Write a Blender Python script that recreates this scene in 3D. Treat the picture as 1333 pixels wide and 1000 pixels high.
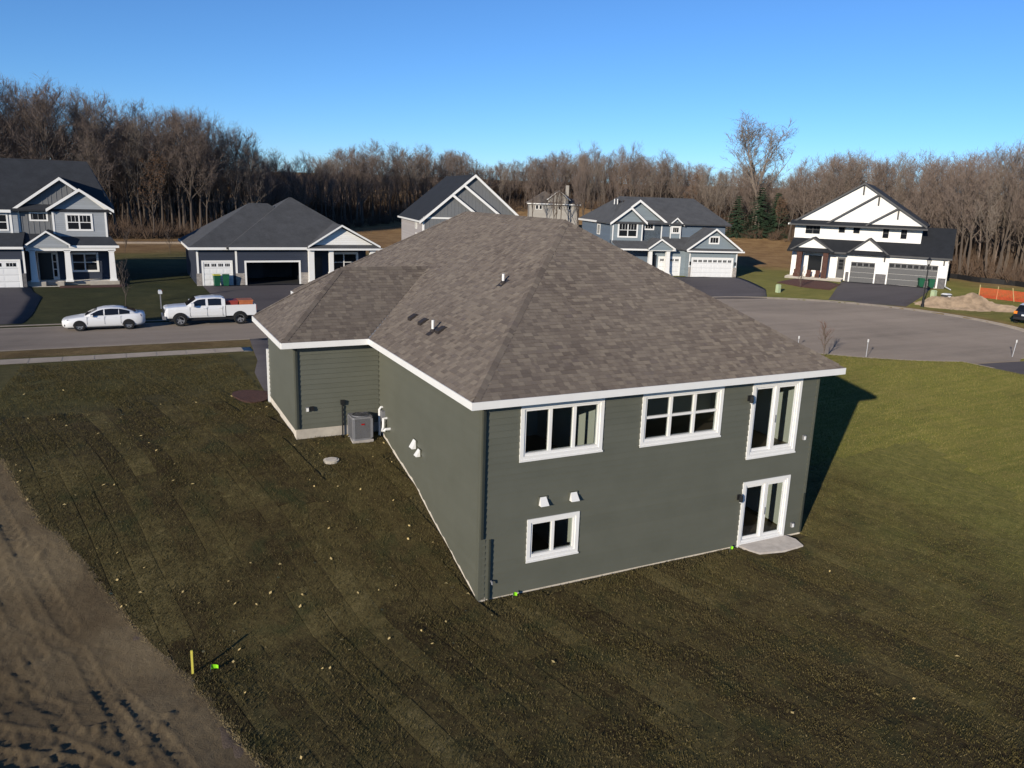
import bpy, math, random
import numpy as np
from mathutils import Vector, Matrix

random.seed(7)
rng = np.random.default_rng(7)
S = bpy.context.scene
for o in list(bpy.data.objects):
    bpy.data.objects.remove(o)
COL = S.collection
R = math.radians

# ------------------------------------------------------------------ camera
cam_d = bpy.data.cameras.new('camera')
cam = bpy.data.objects.new('camera', cam_d)
COL.objects.link(cam)
CAM_LOC = Vector((-8.0964, -17.7842, 10.9411))
YAW, PITCH, ROLL = 0.4653, 0.2369, 0.0335
fw = Vector((math.sin(YAW) * math.cos(PITCH), math.cos(YAW) * math.cos(PITCH), -math.sin(PITCH)))
rt = Vector((math.cos(YAW), -math.sin(YAW), 0))
up = rt.cross(fw)
r2 = math.cos(ROLL) * rt + math.sin(ROLL) * up
u2 = -math.sin(ROLL) * rt + math.cos(ROLL) * up
cam.matrix_world = Matrix(((r2.x, u2.x, -fw.x, CAM_LOC.x), (r2.y, u2.y, -fw.y, CAM_LOC.y),
                           (r2.z, u2.z, -fw.z, CAM_LOC.z), (0, 0, 0, 1)))
cam_d.sensor_width = 36
cam_d.lens = 1020.43 / 1333 * 36
cam_d.clip_start = 0.3
cam_d.clip_end = 6000
S.camera = cam

# ------------------------------------------------------------------ sky and sun
SUN_AZ = R(34.5)        # the way the light travels, in plan
SUN_EL = R(14.6)
ld = Vector((math.cos(SUN_AZ) * math.cos(SUN_EL), math.sin(SUN_AZ) * math.cos(SUN_EL), -math.sin(SUN_EL)))
world = bpy.data.worlds.new('World')
S.world = world
world.use_nodes = True
wn = world.node_tree
bg = wn.nodes['Background']
sky = wn.nodes.new('ShaderNodeTexSky')
sky.sky_type = 'NISHITA'
sky.sun_disc = False
sky.sun_elevation = SUN_EL
sd = -ld
sky.sun_rotation = math.atan2(sd.x, sd.y)
sky.altitude = 250
sky.air_density = 0.8
sky.dust_density = 0.0
sky.ozone_density = 6.5
wn.links.new(sky.outputs[0], bg.inputs[0])
bg.inputs[1].default_value = 0.15
sun_d = bpy.data.lights.new('sun', 'SUN')
sun = bpy.data.objects.new('sun', sun_d)
COL.objects.link(sun)
sun.location = (-40, -40, 60)
sun.rotation_euler = ld.to_track_quat('-Z', 'Y').to_euler()
sun_d.energy = 5.0
sun_d.angle = R(0.5)
sun_d.color = (1.0, 0.90, 0.75)
S.view_settings.view_transform = 'Standard'
S.view_settings.look = 'None'
S.view_settings.exposure = 0.0
S.view_settings.gamma = 1.0
S.view_settings.use_curve_mapping = False

# ------------------------------------------------------------------ materials
MATS = {}


class NT:
    def __init__(s, name):
        s.m = bpy.data.materials.new(name)
        s.m.use_nodes = True
        s.t = s.m.node_tree
        s.b = s.t.nodes['Principled BSDF']

    def n(s, typ, **kw):
        x = s.t.nodes.new(typ)
        for k, v in kw.items():
            setattr(x, k, v)
        return x

    def l(s, a, b):
        s.t.links.new(a, b)

    def noise(s, scale, detail=4, rough=.6, vec=None, dist=0.0):
        x = s.n('ShaderNodeTexNoise')
        x.inputs['Scale'].default_value = scale
        x.inputs['Detail'].default_value = detail
        x.inputs['Roughness'].default_value = rough
        x.inputs['Distortion'].default_value = dist
        if vec is not None:
            s.l(vec, x.inputs['Vector'])
        return x.outputs['Fac']

    def coord(s, scale=(1, 1, 1), rot=(0, 0, 0), which='Object'):
        c = s.n('ShaderNodeTexCoord')
        mp = s.n('ShaderNodeMapping')
        mp.inputs['Scale'].default_value = scale
        mp.inputs['Rotation'].default_value = rot
        s.l(c.outputs[which], mp.inputs['Vector'])
        return mp.outputs['Vector']

    def ramp(s, fac, stops):
        r = s.n('ShaderNodeValToRGB')
        e = r.color_ramp.elements
        while len(e) < len(stops):
            e.new(.5)
        for i, (p, c) in enumerate(stops):
            e[i].position = p
            e[i].color = (*c, 1) if len(c) == 3 else c
        s.l(fac, r.inputs['Fac'])
        return r.outputs['Color']

    def mix(s, fac, a, b, blend='MIX'):
        m = s.n('ShaderNodeMix', data_type='RGBA', blend_type=blend)
        for v, i in ((fac, 0), (a, 6), (b, 7)):
            if isinstance(v, (int, float)):
                m.inputs[i].default_value = v
            elif isinstance(v, tuple):
                m.inputs[i].default_value = (*v, 1)
            else:
                s.l(v, m.inputs[i])
        return m.outputs[2]

    def math(s, op, a, b=None, clamp=False):
        m = s.n('ShaderNodeMath', operation=op)
        m.use_clamp = clamp
        for i, v in enumerate((a, b)):
            if v is None:
                continue
            if isinstance(v, (int, float)):
                m.inputs[i].default_value = v
            else:
                s.l(v, m.inputs[i])
        return m.outputs[0]

    def bump(s, h, strength, dist, normal=None):
        b = s.n('ShaderNodeBump')
        b.inputs['Strength'].default_value = strength
        b.inputs['Distance'].default_value = dist
        s.l(h, b.inputs['Height'])
        if normal is not None:
            s.l(normal, b.inputs['Normal'])
        return b.outputs['Normal']

    def fin(s, color, rough=.6, normal=None, metal=0., spec=.5):
        if isinstance(color, tuple):
            s.b.inputs['Base Color'].default_value = (*color, 1)
        else:
            s.l(color, s.b.inputs['Base Color'])
        if isinstance(rough, (int, float)):
            s.b.inputs['Roughness'].default_value = rough
        else:
            s.l(rough, s.b.inputs['Roughness'])
        s.b.inputs['Metallic'].default_value = metal
        if isinstance(rough, (int, float)) and rough >= .78:
            s.b.inputs['Diffuse Roughness'].default_value = 1.0
        s.b.inputs['Specular IOR Level'].default_value = spec
        if normal is not None:
            s.l(normal, s.b.inputs['Normal'])
        return s.m


def sc(c, k):
    return tuple(min(1, x * k) for x in c)


def plain(name, col, rough=.55, var=.12, scale=3., bump=0., bscale=40., metal=0., spec=.4):
    t = NT(name)
    v = t.coord()
    f = t.noise(scale, 5, .65, v)
    c = t.ramp(f, [(.3, sc(col, 1 - var)), (.7, sc(col, 1 + var))])
    nrm = None
    if bump:
        nrm = t.bump(t.noise(bscale, 4, .6, v), bump, .02)
    MATS[name] = t.fin(c, rough, nrm, metal, spec)


def siding(name, col, pitch=.18, var=.06):
    """lap siding for walls too far away to see single boards"""
    t = NT(name)
    v = t.coord()
    sp = t.n('ShaderNodeSeparateXYZ')
    t.l(v, sp.inputs[0])
    saw = t.math('FRACT', t.math('DIVIDE', sp.outputs['Z'], pitch))
    row = t.math('FLOOR', t.math('DIVIDE', sp.outputs['Z'], pitch))
    wn_ = t.n('ShaderNodeTexWhiteNoise', noise_dimensions='1D')
    t.l(row, wn_.inputs['W'])
    f = t.noise(1.3, 4, .6, v)
    f2 = t.math('ADD', t.math('MULTIPLY', f, .6), t.math('MULTIPLY', wn_.outputs['Value'], .4))
    c = t.ramp(f2, [(.3, sc(col, 1 - var)), (.7, sc(col, 1 + var))])
    nrm = t.bump(t.math('SUBTRACT', 1.0, saw), .6, .02)
    MATS[name] = t.fin(c, .55, nrm, 0, .3)


plain('white_trim', (.78, .77, .74), .45, .03, 2.)
plain('white_door', (.75, .75, .74), .4, .03, 2.)
plain('concrete', (.44, .40, .34), .85, .14, 2.5, .25, 30)
plain('kerb_concrete', (.22, .19, .16), .9, .16, 1.5, .25, 30)
plain('patio_concrete', (.36, .33, .30), .85, .2, 3.5, .25, 30)
plain('black_metal', (.015, .015, .016), .4, .1)
plain('dark_green_metal', (.035, .04, .034), .45, .1)
plain('grey_metal', (.24, .24, .25), .5, .1, 4, 0, metal=.3)
plain('dark_grey', (.05, .05, .052), .6, .15)
plain('interior_paint', (.60, .59, .53), .7, .03)
plain('interior_floor', (.12, .09, .07), .5, .15, 4)
plain('tyre', (.012, .012, .012), .8, .2)
plain('rim', (.42, .42, .43), .3, .05, metal=.7)
plain('plastic_black', (.018, .018, .02), .45, .1)
plain('bin_green', (.012, .09, .045), .45, .12)
plain('lid_yellow', (.45, .42, .05), .5, .1)
plain('pedestal_green', (.42, .50, .30), .6, .1)
plain('orange_net', (.62, .09, .03), .6, .1)
plain('wood_stake', (.42, .33, .16), .8, .2, 20)
plain('stake_yellow', (.45, .40, .06), .7, .15, 15)
plain('flag_green', (.30, .80, .02), .6, .05)
plain('mulch', (.055, .026, .020), .95, .45, 9, .9, 30)
plain('sand', (.27, .20, .135), .95, .42, 1.1, .9, 9)
plain('brick_dark', (.10, .045, .032), .85, .35, 6, .4, 14)
plain('red_box', (.30, .045, .035), .6, .15)
plain('orange_box', (.42, .13, .05), .6, .15)
plain('tail_red', (.35, .01, .01), .2, .05)
plain('amber', (.9, .25, .03), .3, .05)
plain('number_plate', (.6, .62, .65), .4, .05)
plain('lamp_glass', (.5, .5, .48), .2, .05)
plain('door_dark', (.02, .021, .023), .35, .1)
plain('garage_grey', (.065, .066, .07), .5, .1)
plain('silt_black', (.014, .013, .013), .7, .3)
plain('straw', (.26, .20, .10), .85, .3, 9)
plain('leaf', (.55, .42, .18), .8, .3)
plain('gravel_path', (.30, .23, .16), .95, .2, .6, .4, 6)
plain('vent_dark', (.035, .028, .024), .6, .1)

t = NT('board_main')
oi_ = t.n('ShaderNodeObjectInfo')
v_ = t.coord()
f_ = t.math('ADD', t.math('MULTIPLY', t.noise(.9, 5, .65, v_), .85), t.math('MULTIPLY', oi_.outputs['Random'], .15))
c_ = t.ramp(f_, [(.25, (.095, .097, .073)), (.75, (.115, .117, .090))])
MATS['board_main'] = t.fin(c_, .48, t.bump(t.noise(1., 3, .6, t.coord((4, 4, 60))), .15, .01), 0, .5)
siding('siding_navy', (.035, .042, .062))
siding('siding_lightgrey', (.30, .32, .34))
siding('siding_greige', (.40, .37, .36))
siding('siding_blue', (.13, .165, .21))
siding('siding_bluegrey', (.21, .25, .275))
siding('siding_white', (.80, .79, .76))
siding('siding_cream', (.34, .32, .29))
siding('siding_darkgrey', (.12, .125, .13))
plain('batten_grey', (.17, .175, .18), .6, .06)
plain('board_grey', (.145, .15, .155), .6, .07)
plain('board_dark', (.115, .12, .135), .6, .07)


def glass_mat():
    t = NT('glass')
    nt = t.t
    lw = t.n('ShaderNodeLayerWeight')
    fr = t.n('ShaderNodeMath', operation='MULTIPLY_ADD')
    t.l(t.math('POWER', lw.outputs['Facing'], 4.0), fr.inputs[0])
    fr.inputs[1].default_value = .55
    fr.inputs[2].default_value = .035
    tr = t.n('ShaderNodeBsdfTransparent')
    tr.inputs[0].default_value = (.82, .85, .84, 1)
    gl = t.n('ShaderNodeBsdfGlossy')
    gl.inputs['Roughness'].default_value = .02
    mx = t.n('ShaderNodeMixShader')
    t.l(fr.outputs[0], mx.inputs[0])
    t.l(tr.outputs[0], mx.inputs[1])
    t.l(gl.outputs[0], mx.inputs[2])
    t.l(mx.outputs[0], nt.nodes['Material Output'].inputs['Surface'])
    MATS['glass'] = t.m


glass_mat()
t = NT('pane_dark')
MATS['pane_dark'] = t.fin((.012, .014, .017), .06, None, 0, .6)
t = NT('car_glass')
MATS['car_glass'] = t.fin((.01, .011, .013), .05, None, 0, .6)
t = NT('car_white')
t.b.inputs['Coat Weight'].default_value = .6
MATS['car_white'] = t.fin((.74, .74, .74), .35, None, 0, .5)
t = NT('car_dark')
t.b.inputs['Coat Weight'].default_value = .6
MATS['car_dark'] = t.fin((.02, .022, .028), .3, None, 0, .5)
t = NT('headlight')
MATS['headlight'] = t.fin((.22, .23, .24), .12, None, .3, .6)


def shingle_mat():
    t = NT('shingle_brown')
    g = t.n('ShaderNodeNewGeometry')
    v = t.coord()
    isl = g.outputs['Random Per Island']
    c1 = t.ramp(isl, [(0., (.056, .042, .034)), (.25, (.090, .070, .056)), (.5, (.112, .090, .072)),
                      (.75, (.140, .114, .090)), (.92, (.176, .147, .114)), (1., (.068, .052, .049))])
    big = t.noise(.35, 3, .5, v)
    c2 = t.mix(t.math('MULTIPLY', t.math('SUBTRACT', big, .35, True), .9, True), c1, (.15, .128, .108))
    fine = t.noise(120, 2, .7, v)
    c3 = t.mix(.35, c2, t.ramp(fine, [(.3, (.055, .045, .042)), (.7, (.21, .185, .165))]))
    nrm = t.bump(fine, .35, .01)
    MATS['shingle_brown'] = t.fin(c3, .9, nrm, 0, .25)


def shingle_far(name, col):
    t = NT(name)
    v = t.coord()
    n1 = t.noise(1.1, 4, .6, v)
    vz = t.coord((6, 6, 22))
    n2 = t.noise(1., 3, .7, vz)
    f = t.math('ADD', t.math('MULTIPLY', n1, .5), t.math('MULTIPLY', n2, .5))
    c = t.ramp(f, [(.33, sc(col, .75)), (.5, col), (.68, sc(col, 1.3))])
    MATS[name] = t.fin(c, .9, t.bump(n2, .5, .02), 0, .25)


shingle_mat()
shingle_far('shingle_grey', (.055, .057, .062))
shingle_far('shingle_charcoal', (.034, .037, .043))
shingle_far('shingle_black', (.018, .020, .024))
shingle_far('shingle_tan', (.10, .085, .075))


def asphalt(name, col, stain=True):
    t = NT(name)
    v = t.coord()
    n1 = t.noise(.18, 5, .65, v, .6)
    n2 = t.noise(1.4, 5, .7, v)
    n3 = t.noise(60, 2, .7, v)
    vs = t.coord((.06, 1.0, 1))
    n4 = t.noise(.9, 4, .6, vs)
    n5 = t.noise(.05, 3, .5, v, 1.2)
    f = t.math('ADD', t.math('ADD', t.math('MULTIPLY', n1, .25), t.math('MULTIPLY', n5, .35)), t.math('ADD', t.math('MULTIPLY', n2, .12), t.math('MULTIPLY', n4, .28)))
    c = t.ramp(f, [(.36, sc(col, .62)), (.47, sc(col, .95)), (.6, sc(col, 1.28))])
    c = t.mix(.25, c, t.ramp(n3, [(.35, sc(col, .5)), (.65, sc(col, 1.6))]))
    MATS[name] = t.fin(c, .9, t.bump(n3, .4, .01), 0, .25)


asphalt('asphalt_road', (.142, .120, .102))
asphalt('asphalt_dark', (.050, .045, .048))


def brickstone(name, c0, c1, mortar, scale=2.2):
    t = NT(name)
    v = t.coord((1, 1, 1), (R(90), 0, 0))
    b = t.n('ShaderNodeTexBrick')
    b.inputs['Scale'].default_value = scale
    b.inputs['Color1'].default_value = (*c0, 1)
    b.inputs['Color2'].default_value = (*c1, 1)
    b.inputs['Mortar'].default_value = (*mortar, 1)
    b.inputs['Mortar Size'].default_value = .02
    t.l(v, b.inputs['Vector'])
    MATS[name] = t.fin(b.outputs['Color'], .85)


brickstone('stone_light', (.42, .38, .34), (.28, .25, .23), (.2, .19, .18))
brickstone('stone_grey', (.16, .15, .15), (.10, .10, .105), (.2, .19, .18))


def ground_mat():
    t = NT('ground')
    at = t.n('ShaderNodeAttribute', attribute_name='zone')
    sep = t.n('ShaderNodeSeparateColor')
    t.l(at.outputs['Color'], sep.inputs[0])
    v = t.coord()
    n_s = t.noise(.35, 5, .65, v, .5)
    n_m = t.noise(2.5, 5, .7, v)
    n_f = t.noise(26, 4, .75, v)
    vs = t.coord((.35, 3.2, 1), (0, 0, R(24)))
    n_k = t.noise(1.0, 4, .65, vs)
    f = t.math('ADD', t.math('MULTIPLY', n_s, .4), t.math('ADD', t.math('MULTIPLY', n_m, .3), t.math('MULTIPLY', n_f, .3)))
    sod = t.ramp(f, [(.36, (.030, .024, .012)), (.46, (.058, .047, .021)), (.54, (.082, .067, .029)), (.66, (.15, .12, .058))])
    f2 = t.math('ADD', t.math('MULTIPLY', n_k, .5), t.math('ADD', t.math('MULTIPLY', n_s, .2), t.math('MULTIPLY', n_f, .3)))
    lawn = t.ramp(f2, [(.34, (.070, .075, .018)), (.46, (.120, .122, .030)), (.56, (.165, .150, .042)), (.68, (.26, .215, .080))])
    dry = t.ramp(f, [(.34, (.075, .042, .018)), (.48, (.14, .085, .040)), (.6, (.22, .145, .07)), (.7, (.16, .14, .05))])
    soil = t.ramp(f, [(.36, (.075, .056, .044)), (.5, (.105, .080, .062)), (.65, (.15, .118, .092))])
    dk = t.ramp(f, [(.36, (.014, .017, .007)), (.5, (.026, .031, .013)), (.64, (.050, .050, .022))])
    c = t.mix(sep.outputs[1], sod, lawn)
    c = t.mix(at.outputs['Alpha'], c, dk)
    c = t.mix(sep.outputs[2], c, dry)
    c = t.mix(sep.outputs[0], c, soil)
    nrm = t.bump(n_f, .9, .05, t.bump(n_m, .5, .12))
    MATS['ground'] = t.fin(c, .95, nrm, 0, .15)


ground_mat()


def soil_mat():
    t = NT('bare_soil')
    v = t.coord()
    a = t.noise(.3, 4, .6, v, .4)
    b_ = t.noise(5, 6, .75, v)
    c_ = t.noise(45, 4, .8, v)
    f = t.math('ADD', t.math('MULTIPLY', a, .55), t.math('ADD', t.math('MULTIPLY', b_, .25), t.math('MULTIPLY', c_, .2)))
    c = t.ramp(f, [(.36, (.094, .066, .036)), (.48, (.134, .098, .055)), (.6, (.182, .138, .080)), (.7, (.23, .18, .112))])
    MATS['bare_soil'] = t.fin(c, .95, t.bump(c_, .7, .02, t.bump(b_, .7, .06)), 0, .15)


soil_mat()


def sod_mat():
    t = NT('sod')
    oi = t.n('ShaderNodeObjectInfo')
    v = t.coord(which='Object')
    n_b = t.noise(.45, 4, .6, v, .5)
    n_m = t.noise(3.2, 5, .72, v, .4)
    n_f = t.noise(17, 5, .85, v, .2)
    f = t.math('ADD', t.math('MULTIPLY', n_b, .25), t.math('ADD', t.math('MULTIPLY', n_m, .30), t.math('MULTIPLY', n_f, .45)))
    f = t.math('ADD', f, t.math('MULTIPLY', t.math('SUBTRACT', oi.outputs['Random'], .5), .12))
    c = t.ramp(f, [(.38, (.032, .022, .010)), (.46, (.068, .051, .022)), (.52, (.094, .073, .029)), (.58, (.130, .104, .041)), (.68, (.24, .185, .085))])
    g2 = t.noise(.8, 4, .6, t.coord((1, 1, 1), (0, 0, 1.)), .4)
    c = t.mix(t.math('MULTIPLY', t.math('SUBTRACT', g2, .52, True), 4.0, True), c, (.036, .045, .018))
    # greener sward towards the street side, with its front-lit brightness painted in
    pos = t.n('ShaderNodeNewGeometry')
    sp = t.n('ShaderNodeSeparateXYZ')
    t.l(pos.outputs['Position'], sp.inputs[0])
    w = t.math('ADD', t.math('MULTIPLY', t.math('SUBTRACT', sp.outputs[0], 10.0), .088), t.math('MULTIPLY', t.math('SUBTRACT', n_b, .5), 1.4), True)
    w = t.math('MULTIPLY', w, .95, True)
    gr = t.ramp(t.math('ADD', t.math('MULTIPLY', n_m, .4), t.math('MULTIPLY', n_f, .6)), [(.36, (.068, .070, .018)), (.5, (.130, .124, .034)), (.64, (.22, .185, .065))])
    c = t.mix(w, c, gr)
    MATS['sod'] = t.fin(c, .95, t.bump(n_f, 1., .05), 0, .12)


sod_mat()


def blade_mat(name, stops):
    t = NT(name)
    g = t.n('ShaderNodeNewGeometry')
    c = t.ramp(g.outputs['Random Per Island'], stops)
    v = t.coord()
    n = t.noise(.5, 4, .65, v, .4)
    c = t.mix(t.math('MULTIPLY', t.math('SUBTRACT', n, .45, True), 2.2, True), c, (.115, .088, .042))
    MATS[name] = t.fin(c, .8, None, 0, .15)


blade_mat('grass_blade', [(0, (.036, .033, .011)), (.35, (.070, .059, .019)), (.7, (.112, .088, .030)), (.93, (.15, .118, .046)), (1, (.25, .20, .10))])
blade_mat('lawn_blade', [(0, (.085, .095, .020)), (.5, (.14, .14, .032)), (.8, (.20, .18, .05)), (1, (.32, .26, .11))])


def bark(name, col, tip):
    t = NT(name)
    oi = t.n('ShaderNodeObjectInfo')
    g = t.n('ShaderNodeNewGeometry')
    c = t.mix(g.outputs['Random Per Island'], col, tip)
    c = t.mix(t.math('MULTIPLY', oi.outputs['Random'], .45), c, sc(tip, .6))
    MATS[name] = t.fin(c, .9, None, 0, .15)


bark('bark', (.16, .13, .105), (.105, .083, .068))
bark('twig', (.175, .132, .110), (.235, .185, .155))
bark('twig_pale', (.21, .17, .14), (.26, .22, .185))
bark('dry_leaves', (.18, .095, .05), (.14, .085, .05))
bark('needles', (.018, .035, .020), (.03, .05, .028))
bark('brush', (.125, .080, .052), (.10, .072, .055))
bark('red_twig', (.22, .10, .07), (.16, .08, .06))

# ------------------------------------------------------------------ mesh helpers


class MB:
    def __init__(s):
        s.v = []
        s.f = []

    def add(s, vs, fs):
        b = len(s.v)
        s.v += [tuple(float(c) for c in q) for q in vs]
        s.f += [tuple(b + i for i in q) for q in fs]
        return s

    def poly(s, pts):
        return s.add(pts, [tuple(range(len(pts)))])

    def box(s, x0, x1, y0, y1, z0, z1):
        vs = [(x0, y0, z0), (x1, y0, z0), (x1, y1, z0), (x0, y1, z0), (x0, y0, z1), (x1, y0, z1), (x1, y1, z1), (x0, y1, z1)]
        return s.add(vs, [(3, 2, 1, 0), (4, 5, 6, 7), (0, 1, 5, 4), (1, 2, 6, 5), (2, 3, 7, 6), (3, 0, 4, 7)])

    def prism(s, pts, vec):
        """closed polygon pushed along vec"""
        n = len(pts)
        vs = [tuple(q) for q in pts] + [tuple(a + b for a, b in zip(q, vec)) for q in pts]
        fs = [tuple(range(n - 1, -1, -1)), tuple(range(n, 2 * n))]
        fs += [(i, (i + 1) % n, n + (i + 1) % n, n + i) for i in range(n)]
        return s.add(vs, fs)

    def slab(s, pts, th):
        return s.prism([(x, y, z - th) for x, y, z in pts], (0, 0, th))

    def bar(s, p0, p1, w, h):
        """a board from p0 to p1: w sideways (level), h square to that"""
        p0, p1 = Vector(p0), Vector(p1)
        d = (p1 - p0).normalized()
        side = d.cross(Vector((0, 0, 1)))
        if side.length < 1e-4:
            side = Vector((1, 0, 0))
        side.normalize()
        u = side.cross(d)
        a, b = side * w / 2, u * h / 2
        q = [p0 - a - b, p0 + a - b, p0 + a + b, p0 - a + b]
        return s.prism([tuple(k) for k in q], tuple(p1 - p0))

    def tube(s, pts, rad, n=8, cap=True):
        pts = [Vector(q) for q in pts]
        if not hasattr(rad, '__len__'):
            rad = [rad] * len(pts)
        b = len(s.v)
        vs, fs = [], []
        prev = None
        for i, q in enumerate(pts):
            d = (pts[min(i + 1, len(pts) - 1)] - pts[max(i - 1, 0)])
            d = d.normalized() if d.length > 1e-9 else Vector((0, 0, 1))
            a = prev if prev is not None else Vector((1, 0, 0)) if abs(d.x) < .9 else Vector((0, 1, 0))
            a = (a - d * a.dot(d)).normalized()
            prev = a
            c = d.cross(a)
            for k in range(n):
                t_ = 2 * math.pi * k / n
                vs.append(q + (a * math.cos(t_) + c * math.sin(t_)) * rad[i])
        for i in range(len(pts) - 1):
            for k in range(n):
                fs.append((i * n + k, i * n + (k + 1) % n, (i + 1) * n + (k + 1) % n, (i + 1) * n + k))
        if cap:
            fs.append(tuple(range(n - 1, -1, -1)))
            fs.append(tuple((len(pts) - 1) * n + k for k in range(n)))
        return s.add(vs, fs)

    def cyl(s, c, r, h, n=16, axis='z', r2=None):
        c = Vector(c)
        ax = {'x': Vector((1, 0, 0)), 'y': Vector((0, 1, 0)), 'z': Vector((0, 0, 1))}[axis]
        return s.tube([c, c + ax * h], [r, r if r2 is None else r2], n)

    def lathe_y(s, c, prof, n=20):
        """profile of (radius, y) turned about the y axis through c"""
        vs, fs = [], []
        m = len(prof)
        for k in range(n):
            a = 2 * math.pi * k / n
            for r_, y in prof:
                vs.append((c[0] + r_ * math.cos(a), c[1] + y, c[2] + r_ * math.sin(a)))
        for k in range(n):
            for j in range(m - 1):
                fs.append((k * m + j, k * m + j + 1, ((k + 1) % n) * m + j + 1, ((k + 1) % n) * m + j))
        return s.add(vs, fs)

    def build(s, name, mat, parent=None, smooth=False, off=(0, 0, 0), kind=None):
        me = bpy.data.meshes.new(name)
        ox, oy, oz = off
        me.from_pydata([(x - ox, y - oy, z - oz) for x, y, z in s.v], [], s.f)
        me.materials.append(MATS[mat] if isinstance(mat, str) else mat)
        if smooth:
            me.polygons.foreach_set('use_smooth', [True] * len(me.polygons))
        o = bpy.data.objects.new(name, me)
        COL.objects.link(o)
        if parent is not None:
            o.parent = parent
        if kind:
            o['kind'] = kind
        return o


def mesh_np(name, verts, faces, mat, parent=None, smooth=False, kind=None, attr=None):
    """verts (n,3) and faces (m,3 or 4) arrays"""
    me = bpy.data.meshes.new(name)
    verts = np.asarray(verts, np.float32)
    faces = np.asarray(faces, np.int32)
    k = faces.shape[1]
    me.vertices.add(len(verts))
    me.vertices.foreach_set('co', verts.ravel())
    me.loops.add(faces.size)
    me.loops.foreach_set('vertex_index', faces.ravel())
    me.polygons.add(len(faces))
    me.polygons.foreach_set('loop_start', np.arange(0, faces.size, k, dtype=np.int32))
    me.polygons.foreach_set('loop_total', np.full(len(faces), k, np.int32))
    if smooth:
        me.polygons.foreach_set('use_smooth', np.ones(len(faces), bool))
    if attr is not None:
        ca = me.color_attributes.new('zone', 'FLOAT_COLOR', 'POINT')
        ca.data.foreach_set('color', np.asarray(attr, np.float32).ravel())
    me.update(calc_edges=True)
    me.materials.append(MATS[mat])
    o = bpy.data.objects.new(name, me)
    COL.objects.link(o)
    if parent is not None:
        o.parent = parent
    if kind:
        o['kind'] = kind
    return o


def tag(o, label, cat, group=None):
    o['label'] = label
    o['category'] = cat
    if group:
        o['group'] = group
    return o


def empty(name, loc, rz=0.):
    o = bpy.data.objects.new(name, None)
    o.empty_display_size = .3
    COL.objects.link(o)
    o.location = loc
    o.rotation_euler = (0, 0, rz)
    return o


def copy_tree(o, parent=None):
    c = o.copy()
    COL.objects.link(c)
    c.parent = parent
    for ch in list(o.children):
        copy_tree(ch, c)
    return c


# value noise for heights
_tab = rng.random((256, 256))


def vnoise(x, y):
    xi, yi = np.floor(x).astype(int), np.floor(y).astype(int)
    fx, fy = x - xi, y - yi
    fx, fy = fx * fx * (3 - 2 * fx), fy * fy * (3 - 2 * fy)
    g = lambda a, b: _tab[a & 255, b & 255]
    return (g(xi, yi) * (1 - fx) + g(xi + 1, yi) * fx) * (1 - fy) + (g(xi, yi + 1) * (1 - fx) + g(xi + 1, yi + 1) * fx) * fy


def fbm(x, y, o=4):
    s, a = 0, .5
    for i in range(o):
        s = s + a * (vnoise(x * 2 ** i + 17 * i, y * 2 ** i + 31 * i) - .5)
        a *= .55
    return s


def sm(t):
    t = np.clip(t, 0, 1)
    return t * t * (3 - 2 * t)


# ------------------------------------------------------------------ terrain
CC, CR = (44.0, 28.0), 15.6          # turning circle
RY0, RY1 = 32.9, 41.5                # street edges
ROAD_Z = 1.5


def road_d(x, y):
    strip = np.maximum(np.maximum(y - RY1, RY0 - y), x - 37.)
    circ = np.hypot(x - CC[0], y - CC[1]) - CR
    drive = np.maximum(np.maximum(39.3 - x, x - 44.2), y - 16.)
    return np.minimum(np.minimum(strip, circ), drive)


def ground_z(x, y):
    x = np.asarray(x, float)
    y = np.asarray(y, float)
    zl = np.interp(y, [-60, -8, 0, 1.8, 3.7, 5.2, 6.8, 7.6, 8.8, 9.6, 15, 20, 28, 33],
                   [-.6, -.08, 0, .5, 1.06, 1.55, 1.86, 2.0, 2.26, 2.33, 2.34, 2.2, 1.66, 1.61])
    tt = (0.35 * (x - 12) + .75 * y) / 18
    zr = 1.62 * np.clip(tt, 0, 1)
    zr = np.where(y < 0, zr - .01 * np.clip(-y, 0, 30), zr)
    w = sm((x - 1) / 10)
    zn = zl * (1 - w) + zr * w
    d = road_d(x, y)
    zn = zn + (1.61 - zn) * sm(1 - d / 5)
    zf = 1.61 + .40 * sm((d - 1) / 13)
    near = (y < RY0) & (x < 41)
    z = np.where(near, zn, zf)
    far = np.hypot(x, y - 20)
    cd_ = np.hypot(x - CAM_LOC.x, y - CAM_LOC.y)
    z = z + 15.0 * sm((cd_ - 160) / 190)
    z = z + 1.2 * fbm(x / 60, y / 60, 3) * sm((far - 95) / 60) + .05 * fbm(x / 2.2, y / 2.2, 3) * sm((d - .6) / 3)
    return z


def gz(x, y):
    return float(ground_z(np.array([x]), np.array([y]))[0])


DIRT = [(-30, 60), (-17.5, 26), (-12.9, 12.6), (-11.8, 9.8), (-10.6, 6.0), (-9.4, 3.6), (-8.1, .9), (-7.4, -.6), (-6.3, -4.2), (-5.2, -8), (-3.5, -16), (0, -40)]
_dy = [q[1] for q in DIRT][::-1]
_dx = [q[0] for q in DIRT][::-1]


def dirt_edge(y):
    return np.interp(y, _dy, _dx)


def axis_pts(segs, lo, hi):
    a = [segs[0][0]]
    for s0, s1, st in segs:
        n = max(1, int(round((s1 - s0) / st)))
        a += list(s0 + (s1 - s0) * np.arange(1, n + 1) / n)
    g, v = segs[-1][2], segs[-1][1]
    out = []
    while v < hi:
        g *= 1.22
        v += g
        out.append(v)
    g, v = segs[0][2], segs[0][0]
    pre = []
    while v > lo:
        g *= 1.22
        v -= g
        pre.append(v)
    return np.array(pre[::-1] + a + out)


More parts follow.
